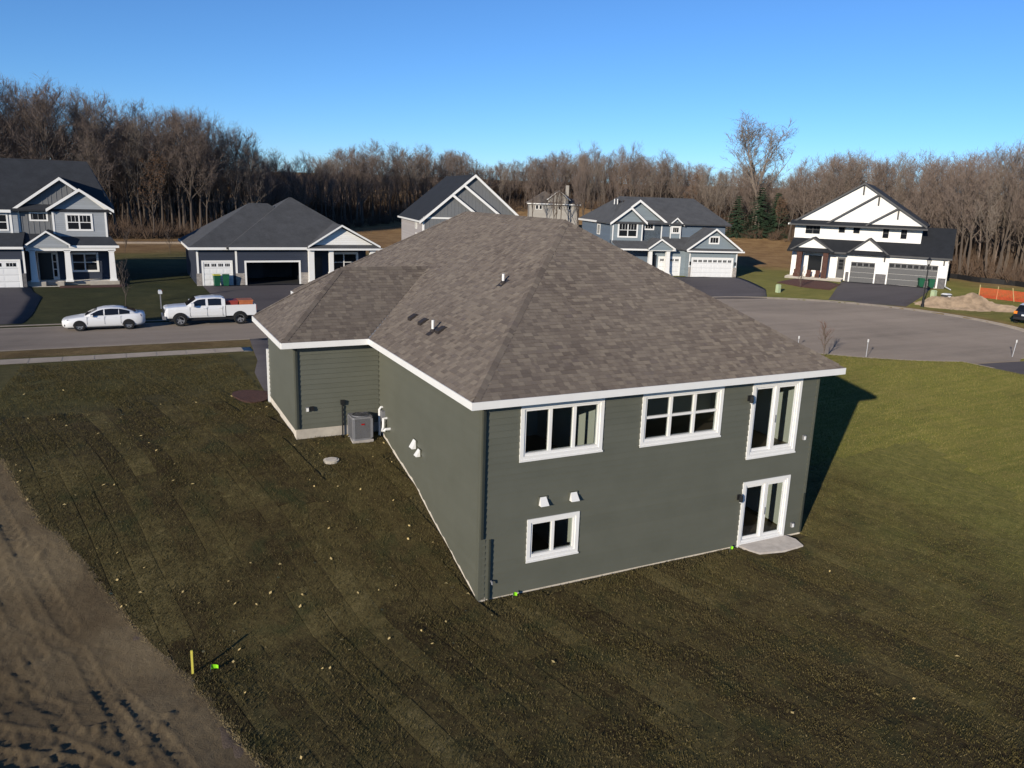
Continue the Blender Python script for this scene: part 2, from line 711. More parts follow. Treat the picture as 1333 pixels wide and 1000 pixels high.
gx = axis_pts([(-30, -16, .5), (-16, 16, .17), (16, 64, .34), (64, 110, 1.2)], -2500, 2500)
gy = axis_pts([(-16, 18, .17), (18, 64, .34), (64, 150, 1.5)], -2500, 2500)
GX, GY = np.meshgrid(gx, gy, indexing='ij')
GD = road_d(GX, GY)
GZ = ground_z(GX, GY)
in_dirt = (GX < dirt_edge(GY) - .25) & (GY < 24) & (GX > -34) & (GY > -15)
GZ = np.where(GD < 0, 1.40, GZ)
in_house = (GX > .3) & (GX < 11.7) & (GY > .3) & (GY < 21.5)
GZ = np.where(in_house, np.minimum(GZ, -.4), GZ)
in_gar = (GX > -2.7) & (GX < 1) & (GY > 9.5) & (GY < 13.9)
GZ = np.where(in_gar, 1.6, GZ)
GZ = np.where(in_dirt & (GX > -20) & (GX < dirt_edge(GY) - .4) & (GY < 20) & (GY > -11), GZ - .25, GZ)
zone = np.zeros((*GX.shape, 4), np.float32)
zone[..., 3] = 0
zone[..., 0] = np.where(GX < dirt_edge(GY), 1., 0.) * (GY < 28)
nz = fbm(GX / 7, GY / 7, 4)
lush = sm((GX - 11 + 4 * nz) / 9) * (GX > 10)  # greener to the right; the front-lit brightness there is painted in too
lush = np.where((GY > RY1), .75 + .8 * nz, lush)
lush = np.where((GX > 44) & (GY < RY1), .8 + nz, lush)
lush = np.where((GX < 6) & (GY > 14) & (GY < RY0), .22 + .6 * nz, lush)
left_far = (GY > RY1) & (GX < 30)
lush = np.where(left_far, .30 + .7 * nz, lush)
zone[..., 1] = np.clip(lush, 0, 1)
zone[..., 3] = np.clip(np.where((GY > RY1 - 1) & (GX < 22), .85 - .9 * sm((GY - 64) / 25) + .8 * nz, 0), 0, 1)
far = np.hypot(GX - CAM_LOC.x, GY - CAM_LOC.y)
litter = sm((far - 108 + 22 * nz) / 16)
litter = np.maximum(litter, np.clip(.65 * sm(1 - (GD - .3) / 2.2) * (GX > 57) * (GY < 34), 0, 1))
litter = np.where((GY > RY0 - 2.6) & (GY < RY0) & (GX < 20), np.maximum(litter, .45 + .9 * nz), litter)
zone[..., 2] = np.clip(litter, 0, 1)
ni, nj = GX.shape
idx = np.arange(ni * nj).reshape(ni, nj)
gf = np.stack([idx[:-1, :-1], idx[1:, :-1], idx[1:, 1:], idx[:-1, 1:]], -1).reshape(-1, 4)
ground = mesh_np('ground', np.stack([GX, GY, GZ], -1).reshape(-1, 3), gf, 'ground', smooth=True, kind='structure', attr=zone.reshape(-1, 4))

# bare soil of the next lot with tyre ruts, laid into the hollow of the ground
st = .055
sx = np.arange(-19.5, -2.2, st)
sy = np.arange(-10.5, 19.5, st)
SX, SY = np.meshgrid(sx, sy, indexing='ij')
SZ = ground_z(SX, SY) + .02 + .10 * fbm(SX / 1.5, SY / 1.5, 5) + .04 * np.maximum(0, fbm(SX / .16, SY / .16, 3) - .03)


def rut(path, half, depth, lug, width=1.):
    global SZ
    path = np.array(path, float)
    # resample
    t_ = np.linspace(0, 1, 90)
    k = np.linspace(0, 1, len(path))
    px, py = np.interp(t_, k, path[:, 0]), np.interp(t_, k, path[:, 1])
    for _ in range(3):
        px[1:-1] = (px[:-2] + px[1:-1] + px[2:]) / 3
        py[1:-1] = (py[:-2] + py[1:-1] + py[2:]) / 3
    bx = (SX > px.min() - 1) & (SX < px.max() + 1) & (SY > py.min() - 1) & (SY < py.max() + 1)
    X, Y = SX[bx], SY[bx]
    best = np.full(X.shape, 9.)
    al = np.zeros(X.shape)
    sg = np.zeros(X.shape)
    cum = 0.
    for i in range(len(px) - 1):
        dx, dy = px[i + 1] - px[i], py[i + 1] - py[i]
        L = math.hypot(dx, dy) + 1e-9
        u = np.clip(((X - px[i]) * dx + (Y - py[i]) * dy) / L / L, 0, 1)
        qx, qy = X - px[i] - u * dx, Y - py[i] - u * dy
        dd = np.hypot(qx, qy)
        m = dd < best
        best = np.where(m, dd, best)
        al = np.where(m, cum + u * L, al)
        sg = np.where(m, (qx * dy - qy * dx) / L, sg)
        cum += L
    fade = sm(al / .8) * sm((cum - al) / .8) * (.6 + 1.2 * vnoise(al * 1.3, sg * 0 + cum))
    inside = sm((half - best) / (.35 * half) + .5)
    rim = np.exp(-((best - half * 1.15) / (.28 * half)) ** 2)
    tread = np.sin((al + np.abs(sg) * .9) * 2 * math.pi / .26)
    depth, lug = depth * .30, lug * .30
    h = -depth * inside * fade + .8 * depth * rim * fade * (.5 + vnoise(X * 5, Y * 5)) + lug * inside * fade * (tread > .1)
    SZ[bx] += h


rut([(-14.5, 13.5), (-12.6, 8.5), (-11.6, 4.5), (-10.6, 1.4), (-10.2, .4)], .22, .05, .03)
rut([(-14.0, 12.2), (-12.1, 8.0), (-11.0, 4.8), (-10.0, 2.2), (-9.55, 1.3)], .20, .05, .03)
rut([(-13.6, 4.5), (-12.2, 1.5), (-11.0, -1.2), (-10.2, -4.5)], .24, .05, .035)
rut([(-12.6, 5.2), (-11.2, 1.9), (-10.0, -.8), (-9.0, -4.0)], .22, .04, .03)
rut([(-14.5, .4), (-12.0, -.4), (-10.2, -1.6), (-7.8, -4.6)], .25, .07, .03)
rut([(-13.5, -1.2), (-11.5, -1.5), (-9.6, -2.6), (-8.0, -6)], .22, .06, .03)
rut([(-11.2, 2.6), (-9.6, 1.0), (-8.8, -1.6), (-8.2, -4.4)], .16, .05, .03)
rut([(-9.9, 1.25), (-9.2, 1.1), (-8.6, .9)], .05, .03, .0)
rut([(-15.5, 3.0), (-13.0, 2.2), (-11.0, .4), (-9.4, -1.2)], .2, .05, .03)
rut([(-9.3, .6), (-8.5, -1.3), (-7.7, -3.4), (-7.2, -6)], .15, .05, .03)
clod = np.maximum(0, fbm(SX / .22, SY / .22, 3) - .05) * np.clip(fbm(SX / 2.3 + 9, SY / 2.3, 2) * 4 + .3, 0, 1)
SZ += .22 * clod
keep = (SX < dirt_edge(SY) + .12)
ni, nj = SX.shape
idx = np.arange(ni * nj).reshape(ni, nj)
sf = np.stack([idx[:-1, :-1], idx[1:, :-1], idx[1:, 1:], idx[:-1, 1:]], -1)
kc = keep[:-1, :-1] & keep[1:, 1:] & keep[1:, :-1] & keep[:-1, 1:]
sf = sf[kc]
used = np.unique(sf)
remap = np.full(ni * nj, -1)
remap[used] = np.arange(len(used))
sv = np.stack([SX, SY, SZ], -1).reshape(-1, 3)[used]
mesh_np('bare_soil', sv, remap[sf], 'bare_soil', smooth=True, kind='structure')

# ------------------------------------------------------------------ roads, kerbs, drives


def arc(c, r, a0, a1, n):
    return [(c[0] + r * math.cos(R(a0 + (a1 - a0) * i / n)), c[1] + r * math.sin(R(a0 + (a1 - a0) * i / n))) for i in range(n + 1)]


def flat_poly(name, pts, z, mat, th=.12):
    return MB().prism([(x, y, z - th) for x, y in pts], (0, 0, th)).build(name, mat, kind='structure')


aL = math.degrees(math.acos((29.2 - 44) / CR))      # where the near street edge meets the circle
near_edge = [(-260, RY0), (24, RY0), (26.2, 32.7), (27.6, 31.9), (28.5, 30.4)]
circ1 = arc(CC, CR, 171, 252, 22)                   # down the near side
gap_l = [(39.3, 12.4), (39.3, 8), (39.3, -60)]
gap_r = [(44.2, -60), (44.2, 8), (44.3, 11.2), (45.0, 12.5)]
circ2 = arc(CC, CR, 274, 476, 46)                   # round the far side
far_edge = [(34.2, 41.3), (31, RY1), (-260, RY1)]
outline = near_edge + circ1 + [(39.3, 12.9), (44.2, 12.3)] + circ2 + far_edge
flat_poly('road', outline, ROAD_Z, 'asphalt_road')


def ribbon(name, pts, prof, mat):
    """profile of (offset to the left of the path, z) swept along pts"""
    pts = [Vector((x, y)) for x, y in pts]
    m = len(prof)
    vs, fs = [], []
    for i, q in enumerate(pts):
        d = (pts[min(i + 1, len(pts) - 1)] - pts[max(i - 1, 0)]).normalized()
        n = Vector((-d.y, d.x))
        for o_, z in prof:
            vs.append((q.x + n.x * o_, q.y + n.y * o_, z))
    for i in range(len(pts) - 1):
        for j in range(m - 1):
            fs.append((i * m + j, i * m + j + 1, (i + 1) * m + j + 1, (i + 1) * m + j))
    return MB().add(vs, fs).build(name, mat, kind='structure')


KP = [(.42, 1.506), (.04, 1.512), (.02, 1.62), (-.14, 1.635), (-.18, 1.35)]
ribbon('kerb', near_edge + circ1 + [(39.25, 12.9), (39.3, 11)], KP, 'kerb_concrete')
ribbon('kerb', [(44.2, 10.8), (44.3, 11.7)] + circ2 + far_edge, KP, 'kerb_concrete')
# the side drive that leaves the circle
flat_poly('driveway', [(39.32, 12.6), (39.32, -60), (44.18, -60), (44.18, 12.1)], ROAD_Z + .006, 'asphalt_dark')


def drape(name, left, right, mat, lift=.035, nu=14, nv=10, th=.06):
    """sheet between two edge polylines laid on the ground"""
    def rs(p_, n):
        p_ = np.array(p_, float)
        seg = np.r_[0, np.cumsum(np.hypot(*np.diff(p_, axis=0).T))]
        t_ = np.linspace(0, seg[-1], n)
        return np.stack([np.interp(t_, seg, p_[:, 0]), np.interp(t_, seg, p_[:, 1])], -1)
    a, b = rs(left, nu), rs(right, nu)
    w = np.linspace(0, 1, nv)[None, :, None]
    P = a[:, None] * (1 - w) + b[:, None] * w
    z = ground_z(P[..., 0], P[..., 1])
    z = np.where(road_d(P[..., 0], P[..., 1]) < .05, np.maximum(ROAD_Z + .01, z - .09), z) + lift
    V = np.concatenate([P, z[..., None]], -1).reshape(-1, 3)
    idx = np.arange(nu * nv).reshape(nu, nv)
    f = np.stack([idx[:-1, :-1], idx[1:, :-1], idx[1:, 1:], idx[:-1, 1:]], -1).reshape(-1, 4)
    # skirt
    ring = list(idx[0]) + list(idx[1:, -1]) + list(idx[-1, ::-1][1:]) + list(idx[::-1, 0][1:-1])
    n0 = len(V)
    V = np.concatenate([V, V[ring] - np.array([0, 0, lift + th])])
    k = len(ring)
    sk = np.array([(ring[i], ring[(i + 1) % k], n0 + (i + 1) % k, n0 + i) for i in range(k)])
    return mesh_np(name, V, np.concatenate([f, sk]), mat, smooth=False, kind='structure')


drape('driveway', [(-24, 60), (-24, 41.4)], [(-15.1, 60), (-14.6, 56), (-13.8, 53), (-13.9, 46), (-14.3, 41.4)], 'asphalt_dark')
drape('driveway', [(-1.6, 58), (-1.4, 50), (-1.6, 41.4)], [(7.7, 58), (7.9, 50), (8.2, 41.4)], 'asphalt_dark')
drape('driveway', [(49.4, 58.6), (46.2, 50), (43.6, 43.4)], [(59.4, 56.0), (55.2, 47), (50.6, 42.0)], 'asphalt_dark')
drape('driveway', [(70.3, 50.0), (63, 44.4), (55.4, 38.6)], [(76.0, 42.2), (68.5, 37.6), (60.0, 33.2)], 'asphalt_dark')
drape('driveway', [(-2.95, 15.6), (-2.8, 19), (-2.65, 21), (-1.9, 25), (-1.2, 32.7)], [(5.2, 16.2), (5.4, 20), (5.8, 32.7)], 'asphalt_dark')
# pavement: concrete flags, each a piece of its own
walk = drape('pavement', [(-60, 28.7), (-1.6, 28.7)], [(-60, 30.0), (-1.6, 30.0)], 'concrete', lift=.015, nu=60, nv=3)
for i in range(24):
    x0 = -34.2 + i * 1.53
    if x0 + 1.5 > -1.6:
        break
    m = MB()
    zz = [gz(x0, 28.7), gz(x0 + 1.5, 28.7), gz(x0 + 1.5, 30.0), gz(x0, 30.0)]
    q = [(x0, 28.7, zz[0] + .03), (x0 + 1.505, 28.7, zz[1] + .03), (x0 + 1.505, 30.0, zz[2] + .03), (x0, 30.0, zz[3] + .03)]
    m.slab(q, .05).build('paving_slab', 'kerb_concrete', walk)
drape('gravel_path', [(-120, 110.5), (-40, 111.5), (24, 113)], [(-120, 115.5), (-40, 116), (24, 117)], 'gravel_path', lift=.1, nu=60, nv=6)
# mulch beds
drape('mulch_bed', [(60.3, 50.6), (60.3, 46.8), (61.6, 44.0)], [(66.2, 53.6), (68, 50.4), (66.6, 46.9)], 'mulch', lift=.05)
drape('mulch_bed', [(-12.9, 58.6), (-8, 58.3)], [(-12.9, 59.9), (-7.6, 60.2)], 'mulch', lift=.05)
m = MB()
ring = []
for k in range(26):
    a = 2 * math.pi * k / 26
    rr = 1 + .08 * math.sin(3 * a + 1)
    x, y = -3.55 + .75 * rr * math.cos(a) - .12 * math.sin(a), 15.6 + 1.15 * rr * math.sin(a)
    ring.append((x, y, gz(x, y) + .07))
m.slab(ring, .12).build('mulch_bed', 'mulch', kind='structure')

# ------------------------------------------------------------------ the green house
W, L1, GXW, GL, OV = 12.05, 9.13, 3.01, 5.25, .49
LEN = 22.0
ZS, ZF = 5.67, 5.87          # underside and top of the fascia
house = empty('green_house', (6, 11, 0))
tag(house, 'dark green sided walkout house with brown hip roof on the new lawn', 'house')
HO = (6, 11, 0)


def hb(m, name, mat, parent=None, **k):
    """build a piece of the green house (written in world coordinates)"""
    return m.build(name, mat, house if parent is None else parent, off=HO, **k)


WIN = [  # x0 x1 z0 z1 of the casing, columns, rows, kind
    (1.13, 3.74, 3.98, 5.52, 3, 1, 'window'),
    (5.05, 8.03, 3.95, 5.52, 3, 2, 'window'),
    (9.20, 11.27, 3.06, 5.52, 2, 1, 'patio_door'),
    (9.22, 11.24, .03, 2.25, 2, 1, 'patio_door'),
    (1.45, 3.12, .97, 2.23, 2, 1, 'window'),
]
CAS = .11
OPEN = [(a + CAS, b - CAS, c + CAS, d - CAS) for a, b, c, d, *_ in WIN]


def cut(x0, x1, z0, z1, holes):
    """x ranges of [x0,x1] left over at height z0..z1 after the holes"""
    segs = [(x0, x1)]
    for a, b, c, d in holes:
        if min(z1, d) - max(z0, c) > .4 * (z1 - z0):
            new = []
            for s0, s1 in segs:
                if b <= s0 or a >= s1:
                    new.append((s0, s1))
                else:
                    if a > s0 + .02:
                        new.append((s0, a))
                    if b < s1 - .02:
                        new.append((b, s1))
            segs = new
    return segs


# rear wall core: cells round the openings
rear = MB()
zs_ = sorted({-.3, ZS} | {h[2] for h in OPEN} | {h[3] for h in OPEN})
for z0, z1 in zip(zs_[:-1], zs_[1:]):
    for a, b in cut(.0, W, z0, z1, OPEN):
        rear.box(a, b, .03, .19, z0, z1)
rear_wall = hb(rear, 'wall', 'board_main')
EXP = .178


def board(parent, p0, d, n, u0, u1, v0, v1, z0, z1, mat='board_main'):
    """one clapboard: lower edge u0..u1, upper edge v0..v1, proud at the bottom"""
    def P(u, o_, z):
        return (p0[0] + d[0] * u + n[0] * o_, p0[1] + d[1] * u + n[1] * o_, z)
    b0, b1 = .034, .004
    vs = [P(u0, b0, z0), P(u1, b0, z0), P(v1, b1, z1), P(v0, b1, z1), P(u0, -.02, z0), P(u1, -.02, z0), P(v1, -.02, z1), P(v0, -.02, z1)]
    m = MB().add(vs, [(0, 1, 2, 3), (5, 4, 7, 6), (4, 5, 1, 0), (1, 5, 6, 2), (2, 6, 7, 3), (3, 7, 4, 0)])
    return hb(m, 'siding_board', mat, parent)


z = .07
while z < ZS - .02:
    z1 = min(z + EXP, ZS)
    # under the sill line boards run from corner to corner; openings cut them
    for a, b in cut(.09, W - .09, z, z1, [(q[0] - CAS * .4, q[1] + CAS * .4, q[2] - CAS * .4, q[3] + CAS * .4) for q in OPEN]):
        board(rear_wall, (0, .03), (1, 0), (0, -1), a, b, a, b, z, z1)
    z += EXP
for x0, x1 in ((0, .09), (W - .09, W)):
    hb(MB().box(x0, x1, -.002, .03, .06, ZS), 'corner_board', 'board_main', rear_wall)

# left wall along the slope
yy = [0, 1.8, 3.7, 5.2, 6.8, 7.6, 8.8, L1]
zz = [.10, .61, 1.17, 1.67, 1.97, 2.12, 2.40, 2.54]
lw = MB().prism([(.03, 0, zz[0])] + [(.03, a, b) for a, b in zip(yy[1:], zz[1:])] + [(.03, L1, ZS), (.03, 0, ZS)], (.16, 0, 0))
left_wall = hb(lw, 'wall', 'board_main')
z = .16
while z < ZS - .02:
    z1 = min(z + EXP, ZS)
    e0 = float(np.interp(z, zz, yy)) if z < zz[-1] else L1
    e1 = float(np.interp(z1, zz, yy)) if z1 < zz[-1] else L1
    board(left_wall, (.03, 0), (0, 1), (-1, 0), .09, max(e0, .12), .09, max(e1, .12), z, z1)
    z += EXP
hb(MB().box(-.002, .03, 0, .09, .14, ZS), 'corner_board', 'board_main', left_wall)

# garage wing walls
GB = 2.66
gb = hb(MB().box(-GXW + .03, 0, L1 + .03, L1 + .19, 2.2, ZS), 'wall', 'board_main')
z = GB
while z < ZS - .02:
    z1 = min(z + EXP, ZS)
    board(gb, (0, L1 + .03), (1, 0), (0, -1), -GXW + .09, -.0, -GXW + .09, -.0, z, z1)
    z += EXP
hb(MB().box(-GXW, -GXW + .09, L1 - .002, L1 + .03, GB, ZS), 'corner_board', 'board_main', gb)
gs = hb(MB().box(-GXW + .03, -GXW + .19, L1 + .19, L1 + GL, 2.2, ZS), 'wall', 'board_main')
z = GB - .04
while z < ZS - .02:
    z1 = min(z + EXP, ZS)
    board(gs, (-GXW + .03, L1), (0, 1), (-1, 0), .09, GL, .09, GL, z, z1)
    z += EXP
hb(MB().box(-GXW - .002, -GXW + .03, L1, L1 + .09, GB, ZS), 'corner_board', 'board_main', gs)
# other walls (away from the camera)
hb(MB().box(W - .19, W - .002, .19, LEN, -.3, ZS), 'wall', 'board_main')
hb(MB().box(.19, W - .19, LEN - .16, LEN, 1., ZS), 'wall', 'board_main')
hb(MB().box(.03, .19, L1 + GL, LEN, 1.6, ZS), 'wall', 'board_main')
gf_ = hb(MB().box(-GXW + .19, .03, L1 + GL - .16, L1 + GL - .004, 2.0, ZS), 'wall', 'board_main')
# foundation
f = MB()
f.prism([(.02, .0, -.6)] + [(.02, a, b + .02) for a, b in zip(yy, zz)] + [(.02, L1, -.6)], (.2, 0, 0))
hb(f, 'foundation', 'concrete')
hb(MB().box(.012, W - .012, .022, .2, -.6, .08), 'foundation', 'concrete')
hb(MB().box(-GXW + .01, .0, L1 + .022, L1 + .3, 1.4, GB + .01), 'foundation', 'concrete')
hb(MB().box(-GXW + .012, -GXW + .3, L1 + .3, L1 + GL, 1.4, GB - .02), 'foundation', 'concrete')
hb(MB().box(W - .012, W + .004, .2, LEN, -.6, .4), 'foundation', 'concrete')
# garage door trim returning past the corner
hb(MB().box(-GXW - .06, -GXW + .12, L1 + GL + .004, L1 + GL + .16, 2.3, 4.55), 'door_trim', 'white_trim')
gd = MB()
gd.box(-GXW + .15, -.3, L1 + GL + .0, L1 + GL + .05, 2.3, 4.5)
gdo = hb(gd, 'garage_door', 'white_door')
# floors, ceilings and rooms behind the glass
hb(MB().box(.2, W - .2, .2, LEN - .2, 2.72, 3.04), 'floor_slab', 'interior_floor')
hb(MB().box(.2, W - .2, .2, LEN - .2, -.12, .03), 'floor_slab', 'interior_floor')
hb(MB().box(.2, W - .2, .2, LEN - .2, ZS - .06, ZS - .02), 'ceiling', 'interior_paint')
hb(MB().box(.2, W - .2, .2, 8, 2.62, 2.70), 'ceiling', 'interior_paint')
for x0, x1, y0, y1, z0, z1 in ((4.15, 4.27, .2, 4.6, 3.04, 5.6), (.2, 4.15, 4.6, 4.7, 3.04, 5.6), (4.27, 8.6, 6.2, 6.3, 3.04, 5.6),
                               (8.6, W - .2, 4.8, 4.9, 3.04, 5.6), (W - .26, W - .2, .2, 4.8, 3.04, 5.6), (3.6, 3.7, .2, 4.5, .03, 2.6),
                               (.2, 3.6, 4.2, 4.3, .03, 2.6), (W - .26, W - .2, .2, 5.2, .03, 2.6), (3.7, W - .26, 5.2, 5.3, .03, 2.6)):
    hb(MB().box(x0, x1, y0, y1, z0, z1), 'interior_wall', 'interior_paint')


def main_window(x0, x1, z0, z1, cols, rows, kind):
    c = CAS
    m = MB()
    for a in ((x0, x0 + c, z0, z1), (x1 - c, x1, z0, z1), (x0 + c, x1 - c, z1 - c, z1), (x0 + c, x1 - c, z0, z0 + c)):
        m.box(a[0], a[1], -.028, .05, a[2], a[3])
    w = hb(m, kind, 'white_trim')
    # vinyl frame in the opening
    a0, a1, b0, b1 = x0 + c, x1 - c, z0 + c, z1 - c
    fr = MB()
    t_ = .06
    for a in ((a0, a0 + t_, b0, b1), (a1 - t_, a1, b0, b1), (a0 + t_, a1 - t_, b1 - t_, b1), (a0 + t_, a1 - t_, b0, b0 + t_ * 1.3)):
        fr.box(a[0], a[1], .0, .13, a[2], a[3])
    hb(fr, 'frame', 'white_trim', w)
    hb(MB().box(x0 - .02, x1 + .02, -.05, -.0285, z0 - .035, z0 + .012), 'sill', 'white_trim', w)
    ww = (a1 - a0 - 2 * t_)
    for i in range(1, cols):
        xc = a0 + t_ + ww * i / cols
        hb(MB().box(xc - .045, xc + .045, .012, .11, b0 + t_ * 1.3, b1 - t_), 'mullion', 'white_trim', w)
    if rows == 2:
        zc = b0 + (b1 - b0) * .53
        for i in range(cols):
            p, q = a0 + t_ + ww * i / cols + .046, a0 + t_ + ww * (i + 1) / cols - .046
            hb(MB().box(p, q, .02, .10, zc - .035, zc + .035), 'meeting_rail', 'white_trim', w)
    for i in range(cols):
        p, q = a0 + t_ + ww * i / cols + (.046 if i else .001), a0 + t_ + ww * (i + 1) / cols - (.046 if i < cols - 1 else .001)
        yv = .075 if kind != 'patio_door' or i == 0 else .045
        zr = [(b0 + t_ * 1.3, b1 - t_)] if rows == 1 else [(b0 + t_ * 1.3, zc - .036), (zc + .036, b1 - t_)]
        for za, zb in zr:
            hb(MB().box(p, q, yv, yv + .006, za, zb), 'pane', 'glass', w)
            if kind == 'patio_door':
                s_ = MB()
                for e in ((p, p + .07, za, zb), (q - .07, q, za, zb), (p + .07, q - .07, za, za + .09), (p + .07, q - .07, zb - .07, zb)):
                    s_.box(e[0], e[1], yv - .018, yv + .03, e[2], e[3])
                hb(s_, 'sash', 'white_trim', w)
    if kind == 'patio_door':
        xm = (a0 + a1) / 2
        hb(MB().box(xm + .03, xm + .055, -.012, .01, (b0 + b1) / 2 - .15, (b0 + b1) / 2 + .1), 'handle', 'grey_metal', w)
    return w


for a in WIN:
    main_window(*a)

# ---- roof
ZR, PS = 10.12, .652
x0, x1, y0, y1 = -OV, W + OV, -OV, LEN + OV
A1, A2 = (6.0, 6.54, ZR), (6.0, 15.5, ZR)
RO = {
    'end': [(x0, y0, ZF), (x1, y0, ZF), A1],
    'left': [(x0, y1, ZF), (x0, y0, ZF), A1, A2],
    'right': [(x1, y0, ZF), (x1, y1, ZF), A2, A1],
    'front': [(x1, y1, ZF), (x0, y1, ZF), A2],
}
gy0, gy1 = L1 - OV, L1 + GL + .42
gx0 = -GXW - OV
GRZ = 8.05
G1, G2 = (-.68, (gy0 + gy1) / 2, GRZ), (2.95, (gy0 + gy1) / 2, GRZ)
RG = {
    'back': [(gx0, gy0, ZF), (x0, gy0, ZF), G2, G1],
    'hip': [(gx0, gy1, ZF), (gx0, gy0, ZF), G1],
    'street': [(x0, gy1, ZF), (gx0, gy1, ZF), G1, G2],
}
deck = MB()
for q in list(RO.values()) + list(RG.values()):
    deck.slab([(a, b, c - .012) for a, b, c in q], .10)
roof = hb(deck, 'roof', 'shingle_brown')


def shingles(poly, exp_=.145):
    """overlapping tabs laid course by course over a roof plane whose first edge is the eave"""
    P = [Vector(q) for q in poly]
    e = (P[1] - P[0]).normalized()
    nrm = None
    for k in range(2, len(P)):
        nrm = e.cross(P[k] - P[0])
        if nrm.length > .1:
            break
    nrm.normalize()
    if nrm.z < 0:
        nrm = -nrm
    u = nrm.cross(e)
    if u.z < 0:
        u = -u
    pl = [((q - P[0]).dot(e), (q - P[0]).dot(u)) for q in P]
    tmax = max(b for a, b in pl)

    def span(t_):
        xs = []
        for i in range(len(pl)):
            (a0, b0), (a1, b1) = pl[i], pl[(i + 1) % len(pl)]
            if abs(b1 - b0) < 1e-6:
                continue
            k = (t_ - b0) / (b1 - b0)
            if -1e-6 <= k <= 1 + 1e-6:
                xs.append(a0 + k * (a1 - a0))
        return (min(xs), max(xs)) if len(xs) >= 2 else None
    m = MB()
    t_ = 0.
    while t_ < tmax - .03:
        t1 = min(t_ + exp_ * 1.05, tmax - .001)
        s0, s1 = span(max(t_, .001)), span(t1)
        if s0 is None or s1 is None:
            break
        s = s0[0] - random.uniform(0, .3)
        end = s0[1]
        while s < end - .01:
            wdt = random.choice((.09, .13, .17, .17, .22, .28))
            a, b = max(s, s0[0]), min(s + wdt, end)
            s += wdt
            if b - a < .012:
                continue
            a1, b1 = min(max(a, s1[0]), s1[1]), max(min(b, s1[1]), s1[0])
            h0 = .010 + random.choice((0, 0, .007)) + random.uniform(0, .002)
            g = .002
            pt = lambda s_, t2, h: P[0] + e * s_ + u * t2 + nrm * h
            dt = random.uniform(-.004, .004)
            vs = [pt(a + g, t_ + dt, h0), pt(b - g, t_ + dt, h0), pt(b1, t1, .002), pt(a1, t1, .002), pt(a + g, t_ + dt, -.004), pt(b - g, t_ + dt, -.004)]
            m.add(vs, [(0, 1, 2, 3), (4, 5, 1, 0)])
        t_ += exp_
    return m


for k, q in RO.items():
    if k in ('end', 'left'):
        hb(shingles(q), 'shingles', 'shingle_brown', roof, kind='stuff')
for k, q in RG.items():
    if k in ('back', 'hip'):
        hb(shingles(q), 'shingles', 'shingle_brown', roof, kind='stuff')


def caps(p, q, w=.15, step=.2, name='ridge_caps'):
    """row of folded cap shingles along a hip or ridge"""
    p, q = Vector(p), Vector(q)
    d = (q - p).normalized()
    sd_ = d.cross(Vector((0, 0, 1))).normalized()
    n = max(1, int((q - p).length / step))
    m = MB()
    drop = .1 if abs(d.z) < .05 else .065
    for i in range(1 if abs(d.z) > .05 else 0, n):
        a, b = p + d * step * i, p + d * step * (i + 1.25)
        lo, hi = .022 + random.uniform(0, .006), .012
        vs = []
        for c, h in ((a, lo), (b, hi)):
            vs += [c + sd_ * w - Vector((0, 0, drop - h)), c + Vector((0, 0, h + .012)), c - sd_ * w - Vector((0, 0, drop - h))]
        m.add(vs, [(0, 1, 4, 3), (1, 2, 5, 4)])
    return hb(m, name, 'shingle_brown', roof, kind='stuff')


caps((x0, y0, ZF), A1)
caps((x1, y0, ZF), A1)
caps(A1, A2)
caps((x0, y1, ZF), A2)
caps((gx0, gy0, ZF), G1)
caps((gx0, gy1, ZF), G1)
caps(G1, G2)
# metal valley
hb(MB().bar((x0, gy0, ZF + .012), (G2[0], G2[1], GRZ + .012), .09, .012), 'valley_flashing', 'grey_metal', roof)
# fascia and soffit
fa = [((x0, y0), (x1, y0)), ((x1, y0), (x1, y1)), ((x0, y0), (x0, gy0)), ((gx0, gy0), (x0, gy0)), ((gx0, gy0), (gx0, gy1)), ((gx0, gy1), (x0, gy1)), ((x0, gy1), (x0, y1)), ((x0, y1), (x1, y1))]
for (a, b), (c, d) in fa:
    m = MB()
    if abs(a - c) < 1e-6:
        inn = 1 if a < 6 else -1
        m.box(min(a, a - .03 * inn), max(a, a - .03 * inn), b + (.0 if b != y0 else -.03), d, ZS, ZF + .004)
    else:
        inn = 1 if b < 11 and b != gy1 else -1
        m.box(a, c, min(b, b - .03 * inn), max(b, b - .03 * inn), ZS, ZF + .003)
    hb(m, 'fascia', 'white_trim', roof)
hb(MB().box(x0 + .003, x1 - .003, y0 + .003, .0, ZS + .004, ZS + .02), 'soffit', 'white_trim', roof)
hb(MB().box(x0 + .003, .0, .0, gy0, ZS + .004, ZS + .02), 'soffit', 'white_trim', roof)
hb(MB().box(W, x1 - .003, .0, y1, ZS + .004, ZS + .02), 'soffit', 'white_trim', roof)
hb(MB().box(gx0 + .003, x0, gy0 + .003, L1 + .03, ZS + .004, ZS + .02), 'soffit', 'white_trim', roof)
hb(MB().box(gx0 + .003, -GXW + .03, L1 + .03, gy1, ZS + .004, ZS + .02), 'soffit', 'white_trim', roof)


def lroof(x):
    return ZF + PS * (x + OV)


